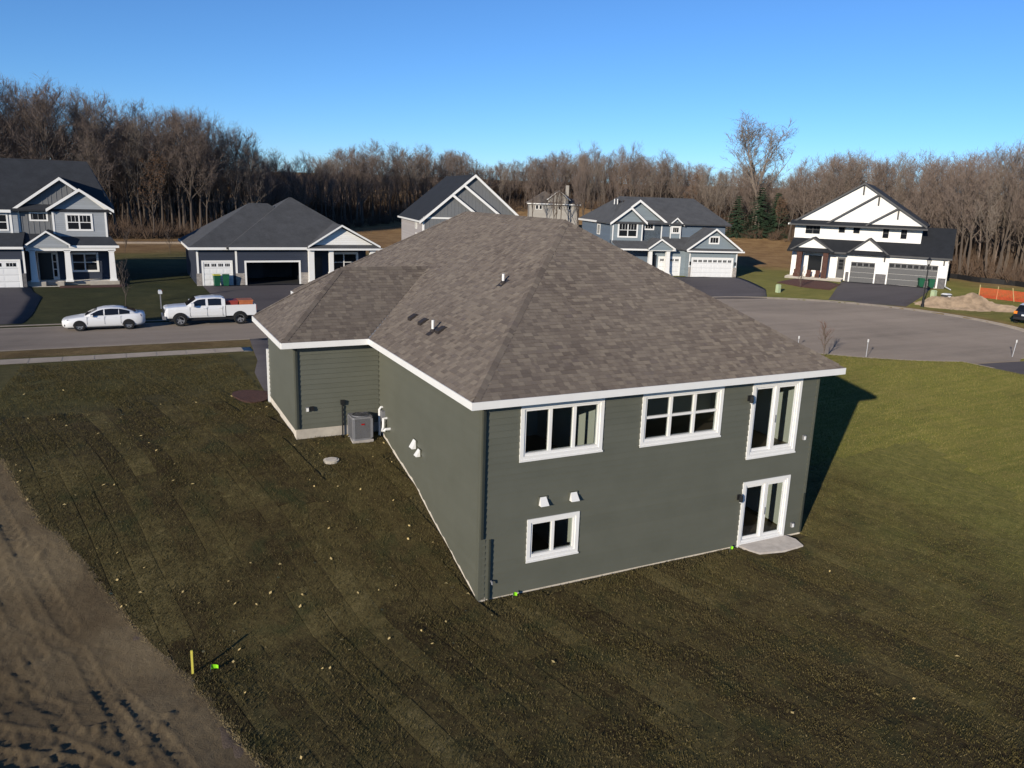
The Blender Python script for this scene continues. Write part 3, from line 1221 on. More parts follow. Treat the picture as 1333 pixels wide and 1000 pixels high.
for x, y, h in ((2.98, 5.16, .36), (.66, 5.40, .42)):
    zt = lroof(x)
    p_ = hb(MB().cyl((x, y, zt - .05), .045, h, 12), 'vent_pipe', 'white_trim')
    bt = MB()
    bt.tube([(x, y, zt + .01), (x, y, zt + .09)], [.11, .055], 12)
    bt.prism([(x - .19, y - .16, lroof(x - .19) + .008), (x + .17, y - .16, lroof(x + .17) + .008), (x + .17, y + .16, lroof(x + .17) + .008), (x - .19, y + .16, lroof(x - .19) + .008)], (0, 0, .016))
    hb(bt, 'pipe_boot', 'vent_dark', p_)
for y in (7.68, 6.66, 5.02):
    x = .78
    q = MB()
    L = lambda dx, h: (x + dx, h + lroof(x + dx))
    vs = []
    for yy_ in (y - .14, y + .14):
        for dx, h in ((-.14, .01), (-.14, .11), (.09, .09), (.18, .01)):
            xx, zz_ = L(dx, h)
            vs.append((xx, yy_, zz_))
    q.add(vs, [(0, 1, 2, 3), (7, 6, 5, 4), (0, 4, 5, 1), (1, 5, 6, 2), (2, 6, 7, 3), (3, 7, 4, 0)])
    b_ = hb(q, 'roof_vent', 'vent_dark')

# ---- fittings on the walls


def hood(p, d, n, s=.26, name='vent_hood'):
    """louvred white dryer hood: sloping front, open underneath"""
    def P(u, o_, z):
        return (p[0] + d[0] * u + n[0] * o_, p[1] + d[1] * u + n[1] * o_, p[2] + z)
    h = s / 2
    vs = [P(-h * .72, .03, h), P(h * .72, .03, h), P(h, .17, -h * .8), P(-h, .17, -h * .8), P(-h, .03, -h * .8), P(h, .03, -h * .8)]
    m = MB().add(vs, [(0, 1, 2, 3), (0, 3, 4), (1, 5, 2), (4, 3, 2, 5)])
    o = hb(m, name, 'white_trim')
    m = MB().add([P(-h * 1.05, .0, -h * .9), P(h * 1.05, .0, -h * .9), P(h * 1.05, .0, h * 1.1), P(-h * 1.05, .0, h * 1.1),
                  P(-h * 1.05, .034, -h * .9), P(h * 1.05, .034, -h * .9), P(h * 1.05, .034, h * 1.1), P(-h * 1.05, .034, h * 1.1)],
                 [(4, 5, 6, 7), (0, 1, 5, 4), (1, 2, 6, 5), (2, 3, 7, 6), (3, 0, 4, 7)])
    hb(m, 'mounting_block', 'board_main', o)
    return o


hood((1.90, 0, 2.72), (1, 0), (0, -1))
hood((2.88, 0, 2.72), (1, 0), (0, -1))
hood((0, 5.15, 3.02), (0, -1), (-1, 0), .3)
hood((0, 4.72, 2.86), (0, -1), (-1, 0), .24)


def lantern(x, z):
    m = MB().box(x - .05, x + .05, -.035, .0, z - .09, z + .09)
    o = hb(m, 'wall_light', 'black_metal')
    hb(MB().tube([(x, -.03, z + .05), (x, -.14, z + .09)], .012, 6), 'arm', 'black_metal', o)
    hb(MB().tube([(x, -.14, z - .12), (x, -.14, z - .10), (x, -.14, z + .08), (x, -.14, z + .13)], [.05, .065, .055, .02], 10), 'lamp_body', 'black_metal', o)
    hb(MB().cyl((x, -.14, z - .15), .045, .04, 10), 'lens', 'lamp_glass', o)


lantern(9.06, 5.05)
lantern(9.06, 1.78)


def outlet(x, z, y=0., mat='grey_metal'):
    o = hb(MB().box(x - .05, x + .05, y - .07, y, z - .08, z + .08), 'outlet_box', mat)
    hb(MB().box(x - .04, x + .04, y - .085, y - .07, z - .07, z + .05), 'cover', 'white_trim', o)


outlet(11.62, 3.5)
outlet(11.57, .42)
outlet(-2.60, 3.38, L1 + .01)
hb(MB().box(-2.5, -2.38, L1 - .09, L1 + .01, 3.32, 3.47), 'hose_bib_box', 'black_metal')
# downspouts, square pipe, lower piece standing clear
for pts, name in (([(.06, -.05, ZS), (.06, -.05, 1.9)], 'downspout'), ([(.30, -.055, 1.85), (.30, -.055, .02)], 'conduit'),
                  ([(11.95, -.05, 1.5), (11.95, -.05, .1)], 'conduit')):
    hb(MB().bar(pts[0], pts[1], .06 if name == 'downspout' else .04, .05), name, 'dark_green_metal')
hb(MB().bar((-2.93, L1 - .03, ZS), (-2.93, L1 - .03, 2.7), .07, .06), 'downspout', 'dark_green_metal')
hb(MB().tube([(.36, -.02, .62), (.36, -.12, .62), (.36, -.14, .55)], [.03, .03, .022], 8), 'hose_tap', 'grey_metal')
cd = hb(MB().tube([(-1.37, L1 - .06, 2.2), (-1.37, L1 - .06, 3.5)], .028, 8), 'conduit', 'black_metal')
hb(MB().box(-1.43, -1.31, L1 - .12, L1 - .0, 3.46, 3.62), 'conduit_head', 'black_metal', cd)
# white service pipes by the inner corner
pv = MB()
pv.tube([(-.10, 8.75, 2.1), (-.10, 8.75, 3.25), (-.04, 8.75, 3.32), (.05, 8.75, 3.32)], .045, 8)
o = hb(pv, 'drain_pipe', 'white_trim')
pv = MB()
pv.tube([(.05, 8.2, 3.05), (-.12, 8.2, 3.05), (-.13, 8.2, 2.72), (-.2, 8.1, 2.62)], .05, 8)
hb(pv, 'intake_pipe', 'white_trim')
pv = MB()
pv.tube([(.05, 7.85, 2.75), (-.16, 7.85, 2.75), (-.22, 7.85, 2.68)], .05, 8)
hb(pv, 'exhaust_pipe', 'white_trim')
hb(MB().box(-.10, .03, 8.42, 8.66, 2.86, 3.24), 'meter_box', 'grey_metal')

# concrete pad at the lower door
m = MB()
pp = [(9.28, -.02), (11.32, -.02), (11.42, -.4), (11.28, -.86), (10.4, -.92), (9.52, -.74), (9.34, -.42)]
m.slab([(a, b, .085) for a, b in pp], .2)
tag(m.build('patio_slab', 'patio_concrete'), 'small rough concrete landing slab below the lower patio door', 'slab')

# ---- air conditioner
ac = empty('air_conditioner', (-.83, 8.70, 2.22))
tag(ac, 'grey air conditioner condenser standing by the inner corner of the green house', 'air conditioner')
s_ = .36
m = MB().box(-.38, .38, -.38, .38, -.25, .06)
m.build('base_pad', 'patio_concrete', ac)


def rbox(m, s, z0, z1, c=.07):
    q = []
    for sx_, sy_ in ((1, 1), (-1, 1), (-1, -1), (1, -1)):
        for k in range(4):
            a = math.atan2(sy_, sx_) - math.pi / 4 + k * math.pi / 6
            q.append((sx_ * (s - c) + c * math.cos(a), sy_ * (s - c) + c * math.sin(a), z0))
    return m.prism(q, (0, 0, z1 - z0))


rbox(MB(), s_ - .02, .1, .84).build('coil', 'dark_grey', ac)
rbox(MB(), s_, .06, .13).build('base_pan', 'grey_metal', ac)
top = rbox(MB(), s_ + .005, .84, .90).build('top_panel', 'grey_metal', ac)
for sx_ in (-1, 1):
    for sy_ in (-1, 1):
        MB().box(min(sx_ * (s_ - .08), sx_ * (s_ + .003)), max(sx_ * (s_ - .08), sx_ * (s_ + .003)), min(sy_ * (s_ - .08), sy_ * (s_ + .003)), max(sy_ * (s_ - .08), sy_ * (s_ + .003)), .131, .839).build('corner_post', 'grey_metal', ac)
m = MB()
for k in range(22):
    z = .15 + k * .0315
    m.box(-s_ + .081, s_ - .081, -s_ - .002, -s_ + .03, z, z + .013)
    m.box(-s_ - .002, -s_ + .03, -s_ + .081, s_ - .081, z, z + .013)
    m.box(s_ - .03, s_ + .002, -s_ + .081, s_ - .081, z, z + .013)
m.build('louvre_grille', 'grey_metal', ac)
m = MB()
m.lathe_y((0, 0, 0), [(.30, 0), (.30, .02), (.27, .02), (.27, 0)], 28)
m.v = [(a, c, b + .90) for a, b, c in m.v]
m.build('fan_ring', 'grey_metal', top)
m = MB()
for k in range(7):
    rr = .05 + k * .037
    ring = [(rr * math.cos(a * math.pi / 12), rr * math.sin(a * math.pi / 12), .93) for a in range(25)]
    m.tube(ring, .004, 4, False)
for k in range(8):
    a = k * math.pi / 4
    m.tube([(0, 0, .93), (.29 * math.cos(a), .29 * math.sin(a), .925)], .005, 4)
m.build('fan_guard', 'dark_grey', top)
m = MB().cyl((0, 0, .78), .06, .1, 12)
for k in range(4):
    a = k * math.pi / 2
    c, s = math.cos(a), math.sin(a)
    m.add([(.05 * c, .05 * s, .885), (.25 * c - .09 * s, .25 * s + .09 * c, .875), (.25 * c + .05 * s, .25 * s - .05 * c, .90)], [(0, 1, 2)])
m.build('fan', 'black_metal', ac)
MB().box(-.06, .06, -s_ - .012, -s_ - .003, .62, .67).build('badge', 'tail_red', ac)

# ------------------------------------------------------------------ houses across the street


class House:
    """local frame: u along the front, v into the house, z world height"""

    def __init__(s, name, A, d, zb, label):
        s.zb = zb
        s.e = empty(name, (A[0], A[1], zb), math.atan2(d[1], d[0]))
        tag(s.e, label, 'house')

    def b(s, m, name, mat, parent=None, **k):
        return m.build(name, mat, parent or s.e, off=(0, 0, s.zb), **k)

    def box(s, name, mat, u0, u1, v0, v1, z0, z1, parent=None):
        return s.b(MB().box(u0, u1, v0, v1, z0, z1), name, mat, parent)

    def roof(s, planes, mat, th=.16, name='roof'):
        m = MB()
        for q in planes:
            m.slab(q, th)
        return s.b(m, name, mat)

    def gable_wall(s, name, mat, u0, u1, ua, zb, ze, za, v, th=.18):
        """wall with a gable top, front face at v"""
        q = [(u0, v, zb), (u1, v, zb), (u1, v, ze), (ua, v, za), (u0, v, ze)]
        return s.b(MB().prism(q, (0, th, 0)), name, mat)

    def gable_roof(s, mat, u0, u1, ua, ze0, ze1, za, v0, v1, trim='white_trim', tw=.24, name='roof'):
        """two slopes over a gable running back from v0 to v1, with rake boards"""
        r = s.roof([[(u0, v0, ze0), (ua, v0, za), (ua, v1, za), (u0, v1, ze0)], [(ua, v0, za), (u1, v0, ze1), (u1, v1, ze1), (ua, v1, za)]], mat, name=name)
        for a, b, c, d in ((u0, ze0, ua, za), (u1, ze1, ua, za)):
            m = MB()
            y = v0 - .045
            m.prism([(a, y, b + .015), (c, y, d + .015), (c, y, d - tw), (a, y, b - tw)], (0, .042, 0))
            s.b(m, 'rake_board', trim, r)
        return r

    def window(s, u0, u1, z0, z1, v, cols=2, rows=2, trim='white_trim', tw=.13, grid=0, bar='white_trim'):
        m = MB()
        for a in ((u0, u0 + tw, z0, z1), (u1 - tw, u1, z0, z1), (u0 + tw, u1 - tw, z1 - tw, z1), (u0 + tw, u1 - tw, z0, z0 + tw)):
            m.box(a[0], a[1], v - .06, v + .02, a[2], a[3])
        w = s.b(m, 'window', trim)
        a0, a1, b0, b1 = u0 + tw, u1 - tw, z0 + tw, z1 - tw
        for i in range(cols):
            for j in range(rows):
                p0, p1 = a0 + (a1 - a0) * i / cols, a0 + (a1 - a0) * (i + 1) / cols
                q0, q1 = b0 + (b1 - b0) * j / rows, b0 + (b1 - b0) * (j + 1) / rows
                s.b(MB().box(p0 + .002, p1 - .002, v - .018, v - .008, q0 + .002, q1 - .002), 'pane', 'pane_dark', w)
        bars = MB()
        for i in range(1, cols):
            x = a0 + (a1 - a0) * i / cols
            bars.box(x - .055, x + .055, v - .05, v - .019, b0, b1)
        for j in range(1, rows):
            z = b0 + (b1 - b0) * j / rows
            bars.box(a0, a1, v - .048, v - .0195, z - .03, z + .03)
        if bars.v:
            s.b(bars, 'mullion', bar, w)
        if grid:
            g = MB()
            z_ = b0 + (b1 - b0) * (1 - 1. / rows)
            for i in range(1, grid * cols):
                x = a0 + (a1 - a0) * i / (grid * cols)
                g.box(x - .014, x + .014, v - .03, v - .0192, z_, b1)
            s.b(g, 'glazing_bar', bar, w)
        return w

    def side_window(s, u, v0, v1, z0, z1, sgn=-1, trim='white_trim', tw=.12):
        m = MB()
        x0, x1 = (u - .06, u + .02) if sgn < 0 else (u - .02, u + .06)
        for a in ((v0, v0 + tw, z0, z1), (v1 - tw, v1, z0, z1), (v0 + tw, v1 - tw, z1 - tw, z1), (v0 + tw, v1 - tw, z0, z0 + tw)):
            m.box(x0, x1, a[0], a[1], a[2], a[3])
        w = s.b(m, 'window', trim)
        s.b(MB().box(u - .016, u + .016, v0 + tw, v1 - tw, z0 + tw, z1 - tw), 'pane', 'pane_dark', w)
        vm = (v0 + v1) / 2
        s.b(MB().box(x0 + .02, x1 - .02, vm - .03, vm + .03, z0 + tw, z1 - tw), 'mullion', trim, w)
        return w

    def garage_door(s, u0, u1, z0, z1, v, mat, rows=4, cols=4, lites=4, trim='white_trim', tw=.16, lite_trim=None):
        m = MB()
        for a in ((u0 - tw, u0, z0, z1 + tw), (u1, u1 + tw, z0, z1 + tw), (u0, u1, z1, z1 + tw)):
            m.box(a[0], a[1], v - .06, v + .1, a[2], a[3])
        fr = s.b(m, 'garage_door', trim)
        h = (z1 - z0) / rows
        for j in range(rows):
            s.b(MB().box(u0 + .003, u1 - .003, v - .026, v - .004, z0 + j * h + .012, z0 + (j + 1) * h - .006), 'door_panel', mat, fr)
            if j < rows - 1:
                g = MB()
                for i in range(cols):
                    a, b = u0 + (u1 - u0) * i / cols + .09, u0 + (u1 - u0) * (i + 1) / cols - .09
                    g.box(a, b, v - .038, v - .0262, z0 + j * h + .11, z0 + (j + 1) * h - .1)
                s.b(g, 'raised_panel', mat, fr)
        for i in range(lites):
            a, b = u0 + (u1 - u0) * i / lites, u0 + (u1 - u0) * (i + 1) / lites
            c = (b - a) * .16
            s.b(MB().box(a + c, b - c, v - .038, v - .0265, z1 - h + .14, z1 - .13), 'lite', 'pane_dark', fr)
            g = MB()
            for k in (1, 2):
                x = a + c + (b - a - 2 * c) * k / 3
                if lites > 1 and (b - a) > .5:
                    g.box(x - .012, x + .012, v - .046, v - .0382, z1 - h + .14, z1 - .13)
            if g.v:
                s.b(g, 'lite_bar', lite_trim or mat, fr)
        return fr

    def column(s, u, v, z0, z1, w0=.52, w1=.40, mat='white_trim', name='column'):
        m = MB()
        a, b = w0 / 2, w1 / 2
        vs = [(u - a, v - a, z0), (u + a, v - a, z0), (u + a, v + a, z0), (u - a, v + a, z0), (u - b, v - b, z1), (u + b, v - b, z1), (u + b, v + b, z1), (u - b, v + b, z1)]
        m.add(vs, [(3, 2, 1, 0), (4, 5, 6, 7), (0, 1, 5, 4), (1, 2, 6, 5), (2, 3, 7, 6), (3, 0, 4, 7)])
        c = s.b(m, name, mat)
        s.b(MB().box(u - a - .05, u + a + .05, v - a - .05, v + a + .05, z0, z0 + .16), 'column_base', mat, c)
        s.b(MB().box(u - b - .05, u + b + .05, v - b - .05, v + b + .05, z1 - .14, z1 - .002), 'capital', mat, c)
        return c

    def battens(s, wall, u0, u1, v, zlo, ztop, mat, step=.41):
        x = u0 + step * .5
        while x < u1:
            zt = ztop(x)
            if zt > zlo + .1:
                s.b(MB().box(x - .028, x + .028, v - .03, v - .001, zlo, zt), 'batten', mat, wall)
            x += step


# ---- left: grey blue two storey house (front wall along +X)
ox = -17.
H = House('grey_house', (ox, 62.4), (1, 0), 2.0, 'grey blue two storey house with stacked front gables and white porch columns')
U = lambda x: x - ox
H.box('wall', 'siding_navy', U(-27), U(-8.92), .2, 10.8, 1.6, 8.3)
w = H.gable_wall('wall', 'board_grey', U(-15.7), U(-8.95), U(-12.3), 5.6, 8.3, 10.85, 0)
H.battens(w, U(-15.62), U(-13.35), 0, 6.2, lambda x: 8.3 + .72 * (x - U(-15.7)), 'batten_grey')
H.battens(w, U(-13.3), U(-10.4), 0, 8.3, lambda x: min(8.3 + .73 * (x - U(-15.7)), 10.8 - .75 * (x - U(-12.3))), 'batten_grey')
w = H.gable_wall('wall', 'siding_lightgrey', U(-13.12), U(-8.92), U(-10.86), 5.8, 8.38, 10.0, -.5, .6)
for x in (-15.7, -13.12, -9.06):
    H.box('corner_board', 'white_trim', U(x) - .0, U(x) + .15, -.54 if x > -14 else -.03, -.501 if x > -14 else -.001, 5.9, 8.3)
H.box('wall', 'siding_lightgrey', U(-27), U(-15.7), -.2, .2, 5.4, 8.3)
H.roof([[(U(-28), -.6, 8.3), (U(-8.3), -.6, 8.42), (U(-10.2), 5.3, 12.65), (U(-28), 5.3, 12.65)], [(U(-8.3), -.6, 8.42), (U(-8.3), 11.4, 8.42), (U(-10.2), 5.3, 12.65)],
        [(U(-8.3), 11.4, 8.42), (U(-28), 11.4, 8.42), (U(-28), 5.3, 12.65), (U(-10.2), 5.3, 12.65)]], 'shingle_charcoal')
H.box('fascia', 'white_trim', U(-28), U(-16.1), -.66, -.605, 8.08, 8.32)
H.gable_roof('shingle_charcoal', U(-16.15), U(-8.5), U(-12.3), 8.3, 8.3, 11.13, -.45, 4.2)
H.gable_roof('shingle_charcoal', U(-13.5), U(-8.28), U(-10.86), 8.45, 8.45, 10.22, -.95, 3.0)
H.window(U(-14.85), U(-13.45), 7.38, 8.15, 0, 1, 1)
H.window(U(-12.12), U(-10.02), 6.6, 8.1, -.5, 2, 2, grid=3, tw=.16)
H.window(U(-19.2), U(-16.4), 6.55, 8.0, -.2, 2, 2)
H.box('corner_board', 'white_trim', U(-16.3), U(-16.12), -.24, -.201, 6.0, 8.2)
# porch and lower roofs
H.roof([[(U(-15.6), -2.2, 5.45), (U(-8.15), -2.2, 5.45), (U(-8.9), .1, 6.35), (U(-15.6), .1, 6.35)]], 'shingle_charcoal')
H.roof([[(U(-28), -3.3, 5.40), (U(-15.3), -3.3, 5.40), (U(-15.3), .0, 6.45), (U(-28), .0, 6.45)]], 'shingle_charcoal')
H.box('fascia', 'white_trim', U(-15.3), U(-8.1), -2.26, -2.205, 5.26, 5.46)
H.box('fascia', 'white_trim', U(-28), U(-15.25), -3.36, -3.305, 5.22, 5.42)
w = H.gable_wall('gable', 'siding_lightgrey', U(-14.95), U(-12.05), U(-13.55), 5.3, 5.55, 6.5, -2.3, .3)
H.gable_roof('shingle_charcoal', U(-15.15), U(-11.85), U(-13.55), 5.55, 5.55, 6.7, -2.55, .1, tw=.15)
H.box('porch_beam', 'white_trim', U(-15.2), U(-8.4), -2.15, -1.85, 5.0, 5.28)
H.box('wall', 'siding_navy', U(-27), U(-15.3), -2.9, .2, 1.6, 5.4)
for x in (-14.75, -12.15, -8.75):
    H.column(U(x), -1.9, 2.35, 5.05)
for a, b in ((-15.35, -13.95), (-13.1, -12.6), (-10.6, -8.3)):
    H.box('porch_wall', 'concrete', U(a), U(b), -2.3, -1.6, 1.7, 2.38)
H.box('porch_slab', 'concrete', U(-15.3), U(-8.4), -1.6, .2, 1.7, 2.3)
H.box('step', 'concrete', U(-15.0), U(-12.4), -2.75, -2.31, 1.7, 2.02)
d = H.box('front_door', 'door_dark', U(-14.5), U(-13.5), .12, .199, 2.32, 4.65)
H.box('door_casing', 'white_trim', U(-14.62), U(-13.02), .15, .198, 2.31, 4.82)
H.window(U(-13.5), U(-13.08), 2.5, 4.6, .14, 1, 3, tw=.08)
H.window(U(-12.05), U(-9.85), 2.95, 4.68, .2, 2, 2, tw=.17)
g = H.garage_door(U(-24), U(-15.75), 1.95, 4.2, -2.95, 'white_door', 4, 8, 8)
H.box('stone_veneer', 'stone_grey', U(-15.58), U(-15.28), -2.98, -2.89, 1.8, 3.2)
H.box('corner_board', 'white_trim', U(-15.4), U(-15.26), -2.94, -2.899, 3.2, 5.25)

# ---- second: navy rambler with an open garage
ox = -2.1
H = House('navy_house', (ox, 58.0), (1, 0), 2.0, 'single storey navy house with grey hip roof and an open garage')
U = lambda x: x - ox
H.box('wall', 'siding_navy', U(-2.0), U(1.35), .25, 12, 1.6, 5.35)
wl = MB()
for a in ((1.3, 2.25, 1.6, 5.35), (7.0, 7.9, 1.6, 5.35), (2.25, 7.0, 4.1, 5.35)):
    wl.box(U(a[0]), U(a[1]), 0, .2, a[2], a[3])
H.b(wl, 'wall', 'siding_navy')
H.box('garage_back_wall', 'dark_grey', U(1.4), U(7.8), 6.4, 6.6, 1.8, 5.3)
H.box('garage_side_wall', 'dark_grey', U(7.6), U(7.8), .2, 6.4, 1.8, 5.3)
H.box('garage_side_wall', 'dark_grey', U(1.36), U(1.5), .2, 6.4, 1.8, 5.3)
H.box('garage_floor', 'dark_grey', U(1.5), U(7.6), .02, 6.4, 1.8, 2.05)
H.box('garage_ceiling', 'dark_grey', U(1.4), U(7.6), .2, 6.4, 4.9, 5.0)
H.box('storage_shelf', 'garage_grey', U(2.6), U(4.6), 5.6, 6.3, 2.06, 3.7)
m = MB()
m.box(U(2.09), U(2.25), -.05, .1, 2.0, 4.26)
m.box(U(7.0), U(7.16), -.05, .1, 2.0, 4.26)
m.box(U(2.25), U(7.0), -.05, .1, 4.1, 4.26)
H.b(m, 'garage_door_frame', 'white_trim')
H.garage_door(U(-1.42), U(.92), 2.0, 4.12, .25, 'white_door', 4, 4, 4)
for x in (-1.98, 1.3):
    H.box('corner_board', 'white_trim', U(x), U(x) + .17, .2 if x < 0 else -.03, .249 if x < 0 else -.001, 3.1, 5.3)
for a, b, v in ((-2.05, -1.6, .2), (1.3, 2.08, -.06), (7.17, 7.92, -.06)):
    H.box('stone_veneer', 'stone_light', U(a), U(b), v, v + .05, 1.8, 3.12)
H.box('wall', 'siding_navy', U(7.9), U(14.0), 1.8, 12, 1.6, 5.3)


def hip_planes(u0, u1, v0, v1, z, zr):
    h = min(u1 - u0, v1 - v0) / 2
    if (u1 - u0) >= (v1 - v0):
        p, q = (u0 + h, (v0 + v1) / 2, zr), (u1 - h, (v0 + v1) / 2, zr)
    else:
        p, q = ((u0 + u1) / 2, v0 + h, zr), ((u0 + u1) / 2, v1 - h, zr)
    a, b, c, d = (u0, v0, z), (u1, v0, z), (u1, v1, z), (u0, v1, z)
    if (u1 - u0) >= (v1 - v0):
        return [[a, b, q, p], [b, c, q], [c, d, p, q], [d, a, p]]
    return [[a, b, p], [b, c, q, p], [c, d, q], [d, a, p, q]]


H.roof(hip_planes(U(-2.6), U(11.5), -.25, 12.1, 5.46, 9.32), 'shingle_grey')
H.roof(hip_planes(U(.55), U(14.7), -.5, 13.4, 5.49, 9.95), 'shingle_grey')
H.box('fascia', 'white_trim', U(-2.6), U(.75), -.31, -.255, 5.26, 5.48)
H.box('fascia', 'white_trim', U(.75), U(7.9), -.56, -.505, 5.28, 5.51)
H.box('fascia', 'white_trim', U(-2.66), U(-2.605), -.25, 12.1, 5.26, 5.48)
# porch gable
H.gable_wall('gable', 'siding_white', U(8.1), U(14.35), U(11.0), 5.3, 5.6, 7.35, -.2, .3)
H.gable_roof('shingle_grey', U(7.75), U(14.75), U(11.0), 5.62, 5.62, 7.62, -.75, 6, tw=.16)
H.roof([[(U(7.6), -.85, 5.42), (U(14.95), -.85, 5.42), (U(14.6), -.2, 5.72), (U(8.0), -.2, 5.72)]], 'shingle_grey', .08)
H.box('fascia', 'white_trim', U(7.6), U(15.0), -.91, -.855, 5.25, 5.42)
for x in (8.1, 14.05):
    H.column(U(x), -.3, 2.2, 5.28, .5, .5)
H.column(U(10.0), -.3, 3.0, 5.28, .4, .4)
H.box('porch_slab', 'concrete', U(7.95), U(14.4), -.7, 1.8, 1.7, 2.2)
H.box('front_door', 'door_dark', U(8.6), U(9.6), 1.74, 1.799, 2.25, 4.5)
H.window(U(10.3), U(13.2), 2.9, 4.9, 1.8, 2, 2, tw=.22)

# ---- third: grey house with three nested gables
dv = Vector((.985, -.17)).normalized()
H = House('gabled_house', (25.5, 75.0), (dv.x, dv.y), 2.0, 'pale grey two storey house with three nested board and batten gables')
ZE = 7.75
H.box('wall', 'siding_greige', 0, 13.2, .75, 17.2, 1.4, ZE)
pit = (13.2 - ZE + .1) / 6.95
for k, (ua, za, u1, v) in enumerate(((6.6, 13.0, 13.3, .6), (5.1, 11.8, 10.6, .3), (3.6, 10.6, 7.6, 0.))):
    lo = 1.4 if k == 2 else 5.
    w = H.gable_wall('wall', 'board_grey', .0, u1 - .35, ua, lo, ZE + .05, za, v, .2)
    H.battens(w, .1, u1 - .4, v, 5. if k == 2 else ZE, lambda x: min(ZE + pit * (x + .02), za - pit * (x - ua)) - .12, 'batten_grey', .45)
    H.gable_roof('shingle_black', -.42, u1 + .15, ua, ZE - .28, ZE + .0 if k else ZE - .3, za + .22, v - .45, 17.8 if k == 0 else 7, tw=.34)
H.box('frieze_board', 'white_trim', .05, 7.2, -.05, -.001, ZE + .0, ZE + .2)
H.box('corner_board', 'white_trim', -.02, .2, -.04, -.0015, 1.6, ZE)
H.box('corner_board', 'white_trim', -.035, -.001, .0, .22, 1.6, ZE)
H.box('wall', 'siding_greige', -.001, .1, .2, .75, 1.4, ZE)
H.box('fascia', 'white_trim', -.48, -.425, -.4, 17.8, ZE - .48, ZE - .26)
H.window(1.75, 5.2, 5.3, 6.75, 0, 3, 1, tw=.18)
H.side_window(0, 4.1, 5.3, 6.3, 7.4)
H.side_window(0, 4.0, 5.1, 3.9, 5.8)
H.box('vent_hood', 'white_trim', -.15, .0, 7.3, 7.7, 3.7, 4.0)
H.box('vent_hood', 'white_trim', -.12, .0, 2.4, 2.6, 4.3, 4.5)

# ---- fourth: blue house
A = (53.2, 57.7)
dv = Vector((.965, -.26)).normalized()
H = House('blue_house', A, (dv.x, dv.y), 2.0, 'slate blue two storey house with white trim, small dormer and white garage doors')
H.box('wall', 'siding_blue', -9.0, 5.7, 3.3, 16.2, 1.4, 8.1)
H.box('wall', 'siding_bluegrey', -.2, 5.95, .02, 7, 1.4, 5.2)
H.box('wall', 'siding_bluegrey', -4.2, -.2, 1.2, 4, 1.4, 5.2)
H.box('wall', 'siding_blue', -9.1, -4.2, 2.7, 4, 1.4, 6.0)
w = H.gable_wall('wall', 'siding_bluegrey', -9.1, -5.28, -7.0, 5.6, 8.15, 9.75, 2.8, .8)
w = H.gable_wall('wall', 'siding_bluegrey', -9.0, -2.6, -5.8, 5.6, 8.25, 10.6, 3.3, .5)
H.roof([[(-9.4, 2.6, 8.15), (6.2, 2.6, 8.15), (3.9, 9.5, 11.2), (-6.2, 9.5, 11.2)], [(6.2, 2.6, 8.15), (6.2, 16.7, 8.15), (3.9, 9.5, 11.2)],
        [(6.2, 16.7, 8.15), (-9.4, 16.7, 8.15), (-6.2, 9.5, 11.2), (3.9, 9.5, 11.2)], [(-9.4, 16.7, 8.15), (-9.4, 2.6, 8.15), (-6.2, 9.5, 11.2)]], 'shingle_grey')
H.roof([[(-2.6, .9, 5.25), (.4, .9, 5.25), (6.1, 6.5, 8.3), (-2.6, 6.5, 8.3)]], 'shingle_grey')
H.box('fascia', 'white_trim', -9.46, -9.405, 2.4, 16.7, 7.9, 8.14)
H.gable_roof('shingle_grey', -9.55, -4.85, -7.0, 8.08, 8.2, 9.98, 2.4, 8, tw=.28)
H.gable_roof('shingle_grey', -9.2, -2.2, -5.8, 8.3, 8.3, 10.85, 2.85, 9, tw=.28)
for u in (-9.12, -5.42):
    H.box('corner_board', 'white_trim', u, u + .14, 2.76, 2.799, 5.7, 8.1)
H.box('corner_board', 'white_trim', -2.74, -2.6, 3.26, 3.299, 5.7, 8.2)
H.window(-8.45, -5.9, 6.35, 8.15, 2.8, 2, 2, grid=3, tw=.18)
H.window(-4.95, -3.65, 7.3, 8.3, 3.3, 1, 1, grid=3, tw=.16)
H.side_window(-9.0, 8.0, 9.2, 6.4, 7.7)
# dormer
H.gable_wall('dormer', 'siding_bluegrey', -1.65, -.3, -.97, 5.8, 8.05, 8.65, 3.0, 2.2)
H.gable_roof('shingle_grey', -1.95, .02, -.97, 8.02, 8.02, 8.86, 2.7, 6, tw=.16)
H.window(-1.5, -.42, 6.95, 7.85, 3.0, 1, 1, grid=3, tw=.17)
H.box('corner_board', 'white_trim', -1.67, -1.55, 2.97, 2.999, 6.1, 8.0)
H.box('corner_board', 'white_trim', -.4, -.28, 2.97, 2.999, 6.1, 8.0)
# garage gable
w = H.gable_wall('gable', 'siding_bluegrey', -.3, 6.0, 2.78, 5.15, 5.3, 7.55, -.02, .3)
H.gable_roof('shingle_grey', -.8, 6.4, 2.78, 5.28, 5.28, 7.8, -.45, 8, tw=.22)
H.window(2.1, 3.45, 5.95, 6.9, -.02, 1, 1, grid=3, tw=.17)
H.roof([[(-.75, -.55, 5.16), (6.5, -.55, 5.16), (6.3, -.02, 5.42), (-.6, -.02, 5.42)]], 'shingle_grey', .08)
H.box('fascia', 'white_trim', -.78, 6.6, -.61, -.555, 5.0, 5.17)
H.garage_door(.25, 5.35, 2.0, 4.2, .02, 'white_door', 4, 8, 8)
H.garage_door(-3.5, -.95, 2.0, 4.15, 1.2, 'white_door', 4, 4, 4)
H.box('stone_veneer', 'stone_light', 5.52, 6.0, -.06, .019, 1.8, 3.2)
H.box('stone_veneer', 'stone_light', -.2, .08, -.06, .019, 1.8, 3.2)
